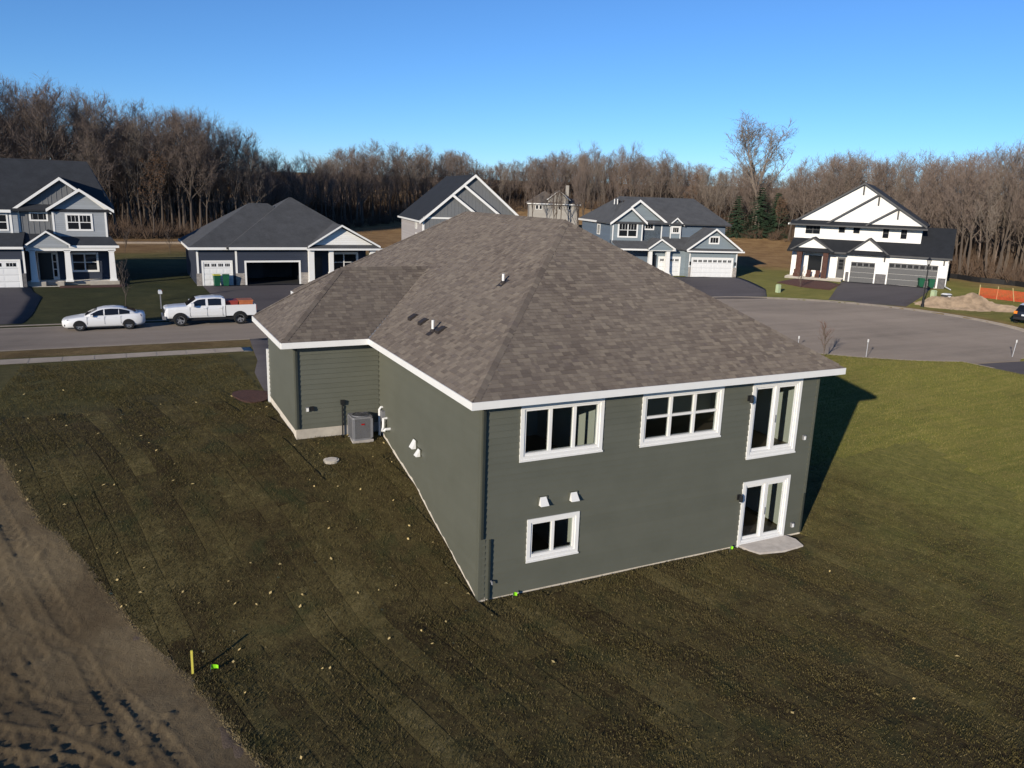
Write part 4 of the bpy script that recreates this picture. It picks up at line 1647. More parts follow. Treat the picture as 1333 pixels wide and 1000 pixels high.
for u in (-.16, 5.66):
    H.box('wall_light', 'black_metal', u, u + .17, -.12, .018, 3.45, 3.85)
for u in (-.22, 5.83):
    H.box('corner_board', 'white_trim', u, u + .14, -.02, .0185, 3.2, 5.1)
# porch
H.roof([[(-9.0, .2, 5.20), (-1.9, .2, 5.20), (-2.2, 2.9, 6.05), (-9.1, 2.9, 6.05)]], 'shingle_grey')
H.box('fascia', 'white_trim', -9.1, -1.85, .14, .195, 5.02, 5.22)
H.gable_wall('gable', 'siding_bluegrey', -5.2, -2.4, -3.9, 5.1, 5.3, 6.2, .1, .3)
H.gable_roof('shingle_grey', -5.5, -2.1, -3.9, 5.32, 5.32, 6.45, -.15, 3, tw=.2)
H.column(-4.95, .6, 2.3, 5.05, .5, .38)
H.column(-2.75, .6, 2.3, 5.05, .55, .42)
H.box('porch_slab', 'concrete', -9, -2.3, .2, 2.8, 1.6, 2.3)
H.box('front_door', 'door_dark', -4.9, -3.95, 1.1, 1.199, 2.35, 4.5)
for k in range(4):
    u = -9.0 + .0
    x = -6.9 + k * .62
    H.box('roof_vent', 'vent_dark', x, x + .25, 7.6, 7.95, 10.5, 10.68)
for x in (-7.6, -7.2):
    H.b(MB().cyl((x, 7.2, 10.2), .06, .65, 8), 'vent_pipe', 'white_trim')

# ---- fifth: white house with black roof
A = (66.9, 55.0)
dv = Vector((.572, -.82)).normalized()
H = House('white_house', A, (dv.x, dv.y), 2.0, 'white two storey house with black roof, nested gables and dark grey garage doors')
H.e.scale = (.948, 1, 1)
H.box('wall', 'siding_white', -.4, 14.6, 1.5, 14, 1.4, 8.6)
H.box('wall', 'siding_white', 6.6, 17.9, .02, 9, 1.4, 5.4)
H.box('wall', 'siding_white', -.2, 6.6, 1.3, 3, 1.4, 5.6)
zE = 8.95
for k, (ua, za, u0) in enumerate(((7.4, 13.45, -.75), (9.3, 12.25, 3.5), (11.7, 10.75, 8.2))):
    v = 1.35 - .3 * k
    H.gable_wall('gable', 'siding_white', u0 + .45, 14.7, ua, 8.7, zE, za - .05, v, .4)
    H.gable_roof('shingle_black', u0, 15.1, ua, zE - .1, zE - .1 + .02 * k, za + .22, v - .4, 14.4 if k == 0 else 8, trim='dark_grey', tw=.22)
    # bracket in the peak
    H.b(MB().box(ua - .09, ua + .09, v - .28, v - .001, za - 1.15, za - .12), 'gable_bracket', 'dark_grey')
H.roof([[(-.95, .15, 8.62), (15.2, .15, 8.62), (15.0, 1.2, 9.12), (-.8, 1.2, 9.12)]], 'shingle_black', .1)
H.box('fascia', 'dark_grey', -.95, 15.2, .09, .145, 8.46, 8.63)
H.box('gutter', 'white_trim', -1.1, -.8, .2, 10, 8.5, 8.68)
# upper windows
H.window(.9, 2.8, 7.4, 8.5, 1.5, 2, 2, 'white_trim', .06, 2, 'dark_grey')
H.window(5.0, 5.75, 7.75, 8.5, 1.5, 1, 1, 'dark_grey', .06)
H.window(6.75, 7.5, 7.75, 8.5, 1.5, 1, 1, 'dark_grey', .06)
H.window(10.15, 10.95, 7.3, 8.55, 1.5, 1, 2, 'white_trim', .06, 2, 'dark_grey')
H.window(12.2, 13.0, 7.3, 8.55, 1.5, 1, 2, 'white_trim', .06, 2, 'dark_grey')
# lower roofs
H.roof([[(3.9, -.5, 5.5), (18.3, -.5, 5.5), (18.3, 1.5, 6.9), (3.9, 1.5, 6.9)]], 'shingle_black')
H.roof([[(14.6, 1.5, 6.9), (18.3, 1.5, 6.9), (18.3, 4.2, 8.75), (14.6, 4.2, 8.75)], [(18.3, 4.2, 8.75), (18.3, 9.3, 5.4), (14.6, 9.3, 5.4), (14.6, 4.2, 8.75)]], 'shingle_black')
H.roof([[(-.75, -.5, 5.45), (4.6, -.5, 5.45), (4.6, 1.5, 6.9), (-.4, 1.5, 6.9)]], 'shingle_black')
for a, b, c, zt in ((-.35, 5.0, 2.35, 7.15), (6.6, 11.4, 8.95, 7.35)):
    H.gable_wall('gable', 'siding_white', a + .35, b - .4, c, 5.4, 5.75, zt - .25, -.35, .3)
    H.gable_roof('shingle_black', a, b, c, 5.55, 5.55, zt, -.75, 2.6, trim='dark_grey', tw=.18)
    H.roof([[(a - .1, -.95, 5.42), (b + .1, -.95, 5.42), (b - .1, -.3, 5.86), (a + .15, -.3, 5.86)]], 'shingle_black', .08)
H.box('fascia', 'dark_grey', 4.6, 18.3, -.56, -.505, 5.3, 5.5)
H.garage_door(7.15, 9.95, 2.0, 4.45, .02, 'garage_grey', 4, 4, 4, lite_trim='dark_grey')
H.garage_door(11.5, 16.95, 2.05, 4.6, .02, 'garage_grey', 4, 8, 8, lite_trim='dark_grey')
for a, b in ((6.62, 7.0), (10.12, 11.33), (17.12, 17.9)):
    H.box('stone_veneer', 'stone_grey', a, b, -.06, .0195, 1.8, 3.2)
for u in (10.95, 17.5):
    H.b(MB().box(u - .08, u + .08, -.4, .018, 4.7, 5.25), 'bracket', 'dark_grey')
# porch
H.box('porch_slab', 'concrete', -.6, 6.3, -.9, 1.3, 1.6, 2.25)
H.box('step', 'concrete', 5.0, 6.5, -1.6, -.901, 1.6, 2.0)
for u in (.9, 4.1):
    c = H.box('porch_column', 'brick_dark', u - .32, u + .32, -.75, -.15, 2.25, 5.4)
H.window(1.6, 3.6, 2.85, 5.0, 1.3, 1, 1, tw=.16)
d = H.box('front_door', 'garage_grey', 5.35, 6.3, 1.24, 1.299, 2.3, 4.8)
H.window(5.5, 6.15, 3.3, 4.6, 1.24, 1, 3, 'dark_grey', .06, 0, 'dark_grey')
H.b(MB().tube([(17.95, -.3, 5.2), (17.97, -.05, 4.9), (17.97, -.05, 2.5), (17.97, -.35, 2.3), (18.6, -1.6, 2.12)], .06, 6), 'downspout', 'white_trim')
for u in (.3, 1.9, 3.0):
    c = H.b(MB().box(u, u + .55, -.45, .1, 2.25, 2.65).box(u, u + .55, .1, .2, 2.25, 3.1), 'porch_chair', 'brick_dark')

# ---- sixth: pale house far off among the trees
A = (72.4, 137.0)
dv = Vector((9.8, -4.6)).normalized()
H = House('cream_house', A, (dv.x, dv.y), 2.0, 'pale cream house with tan roof half hidden among bare trees')
H.box('wall', 'siding_cream', 0, 10.8, 0, 9, 1., 9.3)
H.roof(hip_planes(-.5, 7.4, -.5, 9.5, 9.35, 12.0), 'shingle_tan')
H.gable_wall('gable', 'siding_cream', 4.0, 8.4, 6.3, 9., 10.3, 11.7, -.1, .3)
H.gable_roof('shingle_tan', 3.7, 8.8, 6.3, 10.2, 10.2, 12.2, -.5, 8, tw=.2)
H.roof([[(3.6, -.55, 9.3), (11.3, -.55, 9.3), (11.3, 5, 10.5), (3.6, 5, 10.5)]], 'shingle_tan')
H.box('chimney', 'siding_cream', 8.0, 8.7, 3, 3.8, 9, 13.3)
H.box('fascia', 'white_trim', -.5, 11.3, -.61, -.555, 9.1, 9.34)
for u in (1.3, 2.1, 6.2, 8.4):
    H.window(u, u + .7, 8.0, 9.0, 0, 1, 1, tw=.1)

# ------------------------------------------------------------------ vehicles


def loft(rings, closed=True):
    n = len(rings[0])
    vs = [p_ for r_ in rings for p_ in r_]
    fs = []
    for i in range(len(rings) - 1):
        for k in range(n if closed else n - 1):
            fs.append((i * n + k, i * n + (k + 1) % n, (i + 1) * n + (k + 1) % n, (i + 1) * n + k))
    fs.append(tuple(range(n - 1, -1, -1)))
    fs.append(tuple((len(rings) - 1) * n + k for k in range(n)))
    return MB().add(vs, fs)


def body_ring(x, w, zb, zs, crown=.03):
    h = zs - zb
    half = [(0, zb), (w * .80, zb), (w * .93, zb + .06), (w * .985, zb + h * .25), (w, zb + h * .55), (w * .985, zb + h * .80), (w * .93, zs - .012), (w * .80, zs + crown * .45), (w * .4, zs + crown * .9), (0, zs + crown)]
    pts = [(x, y, z) for y, z in half] + [(x, -y, z) for y, z in half[-2:0:-1]]
    return pts


def cab_ring(x, wl, zl, wu, zu):
    half = [(0, zl), (wl, zl), (wl * .5 + wu * .5, zl + (zu - zl) * .55), (wu, zu - .05), (wu * .9, zu - .012), (wu * .5, zu + .012), (0, zu + .02)]
    return [(x, y, z) for y, z in half] + [(x, -y, z) for y, z in half[-2:0:-1]]


def wheel(root, x, y, r, w, sgn, spokes=5, rim='rim', tyre_h=.38):
    ri = r * (1 - tyre_h)
    prof = [(ri, -w / 2), (r * .94, -w / 2), (r, -w / 2 + .03), (r, w / 2 - .03), (r * .94, w / 2), (ri, w / 2)]
    wh = MB().lathe_y((x, y, r), prof, 28).build('wheel', 'tyre', root, smooth=False)
    m = MB().lathe_y((x, y, r), [(ri, -w / 2 + .02), (ri, w / 2 - .02), (ri * .9, w / 2 - .02), (ri * .88, -w / 2 + .02)], 28)
    yo = y + sgn * (w / 2 - .03)
    for k in range(spokes):
        a = 2 * math.pi * k / spokes + .3
        c, s = math.cos(a), math.sin(a)
        q = []
        for rr, hw in ((.05, .045), (ri * .92, .05)):
            q += [(x + rr * c - hw * s, rr * s + hw * c + r), (x + rr * c + hw * s, rr * s - hw * c + r)]
        pts = [(q[0][0], yo, q[0][1]), (q[1][0], yo, q[1][1]), (q[3][0], yo, q[3][1]), (q[2][0], yo, q[2][1])]
        m.prism(pts, (0, -sgn * .035, 0))
    m.cyl((x, yo - .02, r), ri * .28, .03, 12, 'y')
    m.build('rim', rim, wh)
    MB().cyl((x, y - .01, r), ri * .88, .02, 20, 'y').build('brake_disc', 'dark_grey', wh)
    return wh


def arch(root, x, yw, r, z, sgn, mat='plastic_black'):
    """dark wheel opening let into the flank"""
    pts = [(x + r * math.cos(a * math.pi / 14), yw, z + r * math.sin(a * math.pi / 14)) for a in range(15)]
    MB().prism(pts, (0, sgn * .008, 0)).build('wheel_arch', mat, root)


def sedan(name, loc, rz, label, paint='car_white'):
    c = empty(name, loc, rz)
    tag(c, label, 'car')
    st_ = [(2.43, .52, .36, .62), (2.36, .70, .27, .68), (2.22, .82, .21, .74), (1.9, .89, .2, .80), (1.45, .915, .2, .87), (1.0, .925, .2, .93), (.3, .925, .2, .95), (-.6, .925, .2, .97), (-1.3, .925, .2, 1.0),
           (-1.8, .915, .22, 1.025), (-2.15, .88, .27, 1.03), (-2.36, .80, .34, 1.0), (-2.43, .70, .42, .93)]
    loft([body_ring(*q) for q in st_]).build('body', paint, c, smooth=True)
    cab = [(1.12, .80, .90, .78, .94), (.75, .83, .92, .72, 1.14), (.35, .84, .93, .66, 1.34), (0, .85, .94, .63, 1.425), (-.45, .85, .95, .62, 1.455), (-.95, .84, .97, .62, 1.43), (-1.35, .83, .99, .64, 1.34), (-1.7, .82, 1.0, .68, 1.20), (-2.02, .80, 1.01, .74, 1.06)]
    loft([cab_ring(*q) for q in cab]).build('cabin', paint, c, smooth=True)
    xs = [q[0] for q in cab][::-1]
    g = lambda x, k: float(np.interp(x, xs, [q[k] for q in cab][::-1]))

    def side(x, z, s, off=.008):
        zl, zu = g(x, 2), g(x, 4)
        t_ = (z - zl) / max(zu - zl, .05)
        return s * (g(x, 1) + (g(x, 3) - g(x, 1)) * t_ + off + .012 * math.sin(math.pi * min(max(t_, 0), 1)))
    for s in (-1, 1):
        for xa, xb in ((.78, .02), (-.06, -.86), (-.90, -1.52)):
            m = MB()
            n = 7
            vs = []
            for i in range(n):
                x = xa + (xb - xa) * i / (n - 1)
                zl, zu = g(x, 2) + .035, max(g(x, 4) - .075, g(x, 2) + .045)
                vs += [(x, side(x, zl, s), zl), (x, side(x, zu, s), zu)]
            m.add(vs, [(2 * i, 2 * i + 1, 2 * i + 3, 2 * i + 2) for i in range(n - 1)])
            m.build('side_window', 'car_glass', c)
        for x in (.35, -.62):
            MB().box(x - .09, x + .09, s * .925 - .012, s * .925 + .012, .80, .825).build('door_handle', paint, c)
        for x in (.98, -.03, -.98):
            MB().box(x - .007, x + .007, min(s * .915, s * .932), max(s * .915, s * .932), .42, .93).build('door_seam', 'dark_grey', c)
        MB().box(-1.0, 1.0, min(s * .86, s * .935), max(s * .86, s * .935), .19, .27).build('sill', 'plastic_black', c)
        MB().box(.62, .78, min(s * .88, s * 1.05), max(s * .88, s * 1.05), .93, 1.05).build('mirror', paint, c)
        MB().add([(2.33, s * .52, .66), (2.10, s * .845, .70), (2.02, s * .885, .77), (2.28, s * .60, .735)], [(0, 1, 2, 3)]).build('headlight', 'headlight', c)
        MB().add([(-2.39, s * .62, .82), (-2.20, s * .885, .84), (-2.14, s * .875, .97), (-2.36, s * .66, .97)], [(0, 1, 2, 3)]).build('tail_light', 'tail_red', c)
        for x in (1.43, -1.42):
            arch(c, x, s * .918, .375, .33, s)
            wheel(c, x, s * .84, .33, .21, s)
    for xa, xb, nm in ((1.08, .38, 'windscreen'), (-1.9, -1.2, 'rear_window')):
        vs = []
        for i in range(5):
            x = xa + (xb - xa) * i / 4
            z = g(x, 4) + .028
            w_ = g(x, 3) * .9
            vs += [(x, -w_, z - .02), (x, 0, z + .004), (x, w_, z - .02)]
        MB().add(vs, [f_ for i in range(4) for f_ in ((3 * i, 3 * i + 1, 3 * i + 4, 3 * i + 3), (3 * i + 1, 3 * i + 2, 3 * i + 5, 3 * i + 4))]).build(nm, 'car_glass', c)
    MB().box(2.30, 2.42, -.45, .45, .36, .56).build('grille', 'plastic_black', c)
    for s in (-1, 1):
        MB().box(2.18, 2.30, min(s * .60, s * .80), max(s * .60, s * .80), .34, .45).build('fog_lamp', 'plastic_black', c)
    MB().box(-2.1, 2.1, -.80, .80, .16, .22).build('underbody', 'plastic_black', c)
    MB().box(-2.46, -2.42, -.26, .26, .72, .84).build('number_plate', 'number_plate', c)
    return c


sedan('sedan', (-9.33, 39.9, ROAD_Z), math.pi, 'white sedan parked at the kerb in front of the pickup')


def pickup(name, loc, rz, label):
    c = empty(name, loc, rz)
    tag(c, label, 'pickup truck')
    P_ = 'car_white'
    st_ = [(2.98, .86, .55, 1.12), (2.92, .93, .52, 1.20), (2.75, .97, .50, 1.25), (2.2, .99, .50, 1.30), (1.55, 1.0, .50, 1.33), (.9, 1.0, .50, 1.32), (-.90, 1.0, .50, 1.32)]
    loft([body_ring(x, w, a, b, .05) for x, w, a, b in st_]).build('body', P_, c, smooth=False)
    cab = [(1.62, .86, 1.30, .84, 1.34), (1.30, .90, 1.30, .80, 1.56), (.92, .91, 1.30, .76, 1.82), (.6, .92, 1.3, .75, 1.88), (-.3, .92, 1.3, .75, 1.91), (-.75, .92, 1.3, .75, 1.88), (-.92, .92, 1.3, .78, 1.80)]
    loft([cab_ring(*q) for q in cab]).build('cab', P_, c, smooth=False)
    xs = [q[0] for q in cab][::-1]
    g = lambda x, k: float(np.interp(x, xs, [q[k] for q in cab][::-1]))
    for s in (-1, 1):
        for xa, xb in ((1.22, .36), (.20, -.66)):
            vs = []
            n = 6
            for i in range(n):
                x = xa + (xb - xa) * i / (n - 1)
                zl, zu = 1.36, max(g(x, 4) - .09, 1.40)
                for z in (zl, zu):
                    t_ = (z - 1.3) / max(g(x, 4) - 1.3, .05)
                    vs.append((x, s * (g(x, 1) + (g(x, 3) - g(x, 1)) * t_ + .012), z))
            MB().add(vs, [(2 * i, 2 * i + 1, 2 * i + 3, 2 * i + 2) for i in range(n - 1)]).build('side_window', 'car_glass', c)
        for x in (.42, -.62):
            MB().box(x - .1, x + .1, s * 1.0 - .012, s * 1.0 + .02, 1.16, 1.2).build('door_handle', P_, c)
        for x in (1.38, .28, -.72):
            MB().box(x - .008, x + .008, s * 1.0 - .004, s * 1.0 + .004, .62, 1.3).build('door_seam', 'dark_grey', c)
        MB().box(1.12, 1.30, min(s * .96, s * 1.24), max(s * .96, s * 1.24), 1.34, 1.56).build('mirror', P_, c)
        MB().box(-2.95, -.95, min(s * .90, s * 1.0), max(s * .90, s * 1.0), .62, 1.36).build('bed_side', P_, c)
        MB().box(2.80, 2.985, min(s * .62, s * .90), max(s * .62, s * .90), .95, 1.17).build('headlight', 'headlight', c)
        MB().box(-2.985, -2.93, min(s * .80, s * .985), max(s * .80, s * .985), .98, 1.32).build('tail_light', 'tail_red', c)
        MB().box(-.8, 1.3, min(s * .92, s * 1.06), max(s * .92, s * 1.06), .38, .44).build('running_board', 'plastic_black', c)
        for x in (2.02, -1.85):
            arch(c, x, s * 1.002, .50, .44, s)
            wheel(c, x, s * .90, .42, .28, s, 6, 'grey_metal', .36)
    MB().box(-2.95, -2.88, -.90, .90, .62, 1.34).build('tailgate', P_, c)
    MB().box(-2.9, -.95, -.9, .9, .62, .70).build('bed_floor', 'plastic_black', c)
    vs = []
    for i in range(4):
        x = 1.58 - .62 * i / 3
        z = g(x, 4) + .03
        w_ = g(x, 3) * .93
        vs += [(x, -w_, z - .02), (x, 0, z + .004), (x, w_, z - .02)]
    MB().add(vs, [f_ for i in range(3) for f_ in ((3 * i, 3 * i + 1, 3 * i + 4, 3 * i + 3), (3 * i + 1, 3 * i + 2, 3 * i + 5, 3 * i + 4))]).build('windscreen', 'car_glass', c)
    MB().box(2.93, 3.03, -.62, .62, .72, 1.15).build('grille', 'plastic_black', c)
    MB().box(2.90, 3.12, -.96, .96, .48, .70).build('front_bumper', 'grey_metal', c)
    MB().box(-3.08, -2.96, -.92, .92, .50, .68).build('rear_bumper', 'grey_metal', c)
    MB().box(-2.8, 2.7, -.75, .75, .32, .52).build('chassis', 'plastic_black', c)
    return c


pickup('pickup_truck', (-2.72, 40.35, ROAD_Z), math.pi, 'white crew cab pickup truck parked at the kerb')
cr = empty('storage_crate', (-1.35, 40.35, ROAD_Z + .71))
tag(cr, 'red crate riding in the bed of the white pickup', 'crate')
MB().box(-.5, .42, -.6, .5, 0, .82).build('box', 'red_box', cr)
MB().box(-.53, .45, -.63, .53, .82, .90).build('lid', 'red_box', cr)
cr = empty('storage_crate', (-.35, 40.3, ROAD_Z + .71))
tag(cr, 'orange brown crate beside the tailgate of the white pickup', 'crate')
MB().box(-.5, .42, -.6, .5, 0, .84).build('box', 'orange_box', cr)
MB().box(-.53, .45, -.63, .53, .84, .92).build('lid', 'orange_box', cr)


def suv(name, loc, rz, label):
    c = empty(name, loc, rz)
    tag(c, label, 'car')
    st_ = [(2.35, .70, .42, .85), (2.2, .86, .32, .95), (1.6, .93, .28, 1.03), (.9, .95, .28, 1.06), (-1.6, .95, .28, 1.08), (-2.2, .90, .32, 1.08), (-2.32, .82, .42, 1.02)]
    loft([body_ring(*q) for q in st_]).build('body', 'car_dark', c, smooth=True)
    cab = [(1.2, .84, 1.02, .80, 1.08), (.55, .87, 1.03, .70, 1.55), (0, .88, 1.04, .68, 1.66), (-1.3, .88, 1.05, .68, 1.66), (-1.9, .87, 1.06, .70, 1.58), (-2.25, .85, 1.06, .78, 1.12)]
    loft([cab_ring(*q) for q in cab]).build('cabin', 'car_glass', c, smooth=True)
    MB().add([(.5, -.66, 1.58), (.5, .66, 1.58), (-.1, .64, 1.70), (-.1, -.64, 1.70), (-1.4, .64, 1.71), (-1.4, -.64, 1.71), (-2.0, .66, 1.60), (-2.0, -.66, 1.60)],
             [(0, 1, 2, 3), (3, 2, 4, 5), (5, 4, 6, 7)]).build('roof_panel', 'car_white', c)
    for s in (-1, 1):
        MB().box(-2.34, -2.2, min(s * .62, s * .88), max(s * .62, s * .88), .86, 1.08).build('tail_light', 'amber', c)
        for x in (1.4, -1.4):
            arch(c, x, s * .948, .40, .36, s)
            wheel(c, x, s * .86, .36, .22, s)
    MB().box(-2.37, -2.31, -.26, .26, .72, .86).build('number_plate', 'number_plate', c)
    MB().box(-2.38, -2.2, -.84, .84, .40, .60).build('rear_bumper', 'plastic_black', c)
    return c


suv('parked_car', (62.2, 22.3, 1.66), R(12), 'dark car with pale roof parked beside the sand pile')

# ------------------------------------------------------------------ street things


def bin_(loc, rz, label, lid='bin_green', group=None):
    b = empty('wheelie_bin', loc, rz)
    tag(b, label, 'bin', group)
    m = MB()
    a, t_ = .22, .29
    m.add([(-a, -a, .06), (a, -a, .06), (a, a, .06), (-a, a, .06), (-t_, -t_ - .03, .98), (t_, -t_ - .03, .98), (t_, t_, .98), (-t_, t_, .98)],
          [(3, 2, 1, 0), (4, 5, 6, 7), (0, 1, 5, 4), (1, 2, 6, 5), (2, 3, 7, 6), (3, 0, 4, 7)])
    m.build('bin_body', 'bin_green', b)
    m = MB()
    m.add([(-.32, -.36, .985), (.32, -.36, .985), (.32, .33, 1.0), (-.32, .33, 1.0), (-.27, -.28, 1.06), (.27, -.28, 1.06), (.27, .28, 1.08), (-.27, .28, 1.08)],
          [(3, 2, 1, 0), (4, 5, 6, 7), (0, 1, 5, 4), (1, 2, 6, 5), (2, 3, 7, 6), (3, 0, 4, 7)])
    m.build('lid', lid, b)
    MB().tube([(-.24, .36, .95), (.24, .36, .95)], .018, 6).build('handle', 'bin_green', b)
    for s in (-1, 1):
        MB().cyl((s * .2 - .03, .22, .11), .11, .06, 12, 'x').build('wheel', 'tyre', b)
    return b


bin_((-.42, 57.55, gz(-.4, 57.4) + .03), .1, 'green wheeled bin with yellow lid at the white single garage door', 'lid_yellow')
bin_((.36, 57.50, gz(.4, 57.4) + .03), -.08, 'all green wheeled bin beside the yellow lidded bin')
bin_((74.75, 42.75, gz(74.7, 42.7) + .04), .97, 'dark green wheeled bin nearer the lamp post by the grey double garage door', group=None)
bin_((75.3, 41.85, gz(75.3, 41.8) + .04), .92, 'green wheeled bin at the outer end of the grey double garage door', group=None)


def lamp(loc):
    l_ = empty('street_lamp', loc)
    tag(l_, 'black lantern lamp post at the kerb before the white house', 'street lamp')
    MB().tube([(0, 0, -.3), (0, 0, .25), (0, 0, .30), (0, 0, .9), (0, 0, 1.0), (0, 0, 4.0)], [.16, .16, .11, .10, .065, .05], 12).build('post', 'black_metal', l_)
    h = MB().tube([(0, 0, 4.0), (0, 0, 4.08), (0, 0, 4.12)], [.06, .13, .14], 10).build('lantern_base', 'black_metal', l_)
    MB().tube([(0, 0, 4.12), (0, 0, 4.50)], [.12, .19], 8).build('lantern_glass', 'lamp_glass', l_)
    m = MB()
    for k in range(8):
        a = k * math.pi / 4
        m.tube([(.125 * math.cos(a), .125 * math.sin(a), 4.12), (.195 * math.cos(a), .195 * math.sin(a), 4.5)], .012, 4)
    m.build('lantern_frame', 'black_metal', l_)
    MB().tube([(0, 0, 4.50), (0, 0, 4.53), (0, 0, 4.68), (0, 0, 4.80)], [.25, .26, .10, .02], 10).build('lantern_cap', 'black_metal', l_)


lamp((61.6, 32.6, gz(61.6, 32.6)))


def pedestal(loc, h, w, label, mat='pedestal_green', top=None):
    p_ = empty('utility_pedestal', loc)
    tag(p_, label, 'utility box')
    MB().box(-w / 2, w / 2, -w / 2, w / 2, -.1, h).build('cabinet', mat, p_)
    m = MB().add([(-w * .56, -w * .56, h), (w * .56, -w * .56, h), (w * .56, w * .56, h), (-w * .56, w * .56, h), (-w * .35, -w * .35, h + .12), (w * .35, -w * .35, h + .12), (w * .35, w * .35, h + .12), (-w * .35, w * .35, h + .12)],
                 [(3, 2, 1, 0), (4, 5, 6, 7), (0, 1, 5, 4), (1, 2, 6, 5), (2, 3, 7, 6), (3, 0, 4, 7)])
    m.build('cap', top or mat, p_)
    MB().box(-w * .32, w * .32, -w / 2 - .012, -w / 2 - .001, h * .25, h * .8).build('door_plate', top or mat, p_)


pedestal((54.9, 44.9, gz(54.9, 44.9)), .75, .38, 'pale green utility box on the lawn between blue and white houses')
pedestal((66.8, 35.3, gz(66.8, 35.3)), .85, .42, 'pale green utility box on the verge right of the lamp post')
pedestal((67.7, 34.5, gz(67.7, 34.5)), .55, .7, 'low dark utility box with white cap by the sand pile', 'dark_grey', 'white_trim')
MBX = empty('mailbox', (-5.6, 46.6, gz(-5.6, 46.6)))
tag(MBX, 'small pale mailbox on a post behind the pickup', 'mailbox')
MB().box(-.04, .04, -.04, .04, -.3, 1.15).build('post', 'grey_metal', MBX)
m = MB()
m.prism([(-.13, -.28, 1.15), (.13, -.28, 1.15), (.13, -.28, 1.32), (.09, -.28, 1.40), (-.09, -.28, 1.40), (-.13, -.28, 1.32)], (0, .56, 0))
m.build('box', 'number_plate', MBX)
MB().box(.131, .15, -.2, -.1, 1.22, 1.45).build('flag', 'tail_red', MBX)


def marker(x, y, h, lean, label):
    z = gz(x, y)
    o = empty('marker_stake', (x, y, z))
    tag(o, label, 'stake')
    MB().bar((0, 0, -.2), (lean, 0, h), .025, .02).build('stake', 'number_plate', o)
    MB().box(lean - .04, lean + .04, -.025, .025, h - .16, h + .02).build('painted_tip', 'white_trim', o)


marker(34.0, 16.0, 1.15, 0., 'white tipped stake at the lawn edge near the red sapling')
marker(44.9, 13.4, 1.0, .2, 'leaning white tipped stake on the verge across the side drive')
marker(33.2, 20.9, .55, 0., 'short white tipped stake by the kerb behind the roof corner')

# orange barrier net round the sand pile
nf = empty('barrier_fence', (73.2, 30.5, 1.9))
tag(nf, 'orange plastic net fence on wooden stakes behind the sand pile', 'fence')
pa = [(72.7, 34.3), (73.0, 32.6), (73.3, 30.9), (73.4, 29.2), (73.7, 27.5), (74.0, 25.8)]
m = MB()
rows = 9
for (a, b), (c, d) in zip(pa[:-1], pa[1:]):
    za, zb = gz(a, b), gz(c, d)
    for k in range(rows):
        h = .08 + k * .12
        m.bar((a - 73.2, b - 30.5, za - 1.9 + h - .02 * math.sin(k)), (c - 73.2, d - 30.5, zb - 1.9 + h), .012, .055)
    L = math.hypot(c - a, d - b)
    n = int(L / .13)
    for k in range(n):
        t_ = (k + .5) / n
        x, y, zz_ = a + (c - a) * t_ - 73.2, b + (d - b) * t_ - 30.5, za + (zb - za) * t_ - 1.9
        m.bar((x, y, zz_ + .07), (x, y, zz_ + 1.06), .035, .012)
m.build('netting', 'orange_net', nf)
for i, (a, b) in enumerate(pa):
    z = gz(a, b) - 1.9
    MB().bar((a - 73.2, b - 30.5, z - .2), (a - 73.2 + .1 * math.sin(i * 2.), b - 30.5 + (.35 if i == 2 else .05), z + 1.35), .07, .06).build('post', 'wood_stake', nf)

# sand pile
n = 46
xs_ = np.linspace(-5.2, 5.2, n)
PX, PY = np.meshgrid(xs_, xs_, indexing='ij')
rr = np.hypot(PX / 1.15, PY)
hh = 1.45 * np.clip(1 - rr / 2.6, 0, 1) ** 1.15 + .8 * np.clip(1 - np.hypot(PX + 2.2, PY - 2.2) / 2.4, 0, 1) + .45 * np.clip(1 - np.hypot(PX - 1.5, PY + 3) / 2.2, 0, 1)
hh = hh + (.75 * fbm(PX / .9 + 5, PY / .9, 4) + .25 * fbm(PX / .35, PY / .35, 2)) * sm(hh / .3) - .12 * sm((rr - 3.2) / 1.5)
cx_, cy_ = 66.2, 30.8
wz = ground_z(PX + cx_, PY + cy_) + hh - .0
idx = np.arange(n * n).reshape(n, n)
sp_ = mesh_np('sand_pile', np.stack([PX, PY, wz - 1.7], -1).reshape(-1, 3), np.stack([idx[:-1, :-1], idx[1:, :-1], idx[1:, 1:], idx[:-1, 1:]], -1).reshape(-1, 4), 'sand', smooth=True)
sp_.location = (cx_, cy_, 1.7)
tag(sp_, 'tan pile of sand and soil beside the kerb before the orange fence', 'sand pile')

# black silt barrier at the foot of the wood
sb = MB()
prev = None
for k in range(24):
    t_ = k / 23
    x, y = 90.5 - 1.0 * t_ + .5 * math.sin(k), 52 - 30 * t_
    q = (x, y, gz(x, y))
    if prev:
        sb.prism([(prev[0], prev[1], prev[2] - .1), (q[0], q[1], q[2] - .1), (q[0], q[1], q[2] + .62), (prev[0], prev[1], prev[2] + .66)], (.05, 0, 0))
    prev = q
tag(sb.build('silt_fence', 'silt_black'), 'low black silt fence along the foot of the wood', 'fence')

# survey stake, flags, cover
sk = empty('survey_stake', (-7.32, -.42, gz(-7.32, -.42)))
tag(sk, 'yellow wooden survey stake at the sod edge by the bare soil', 'stake')
MB().bar((0, 0, -.2), (.01, .03, .62), .05, .03).build('stake', 'stake_yellow', sk)


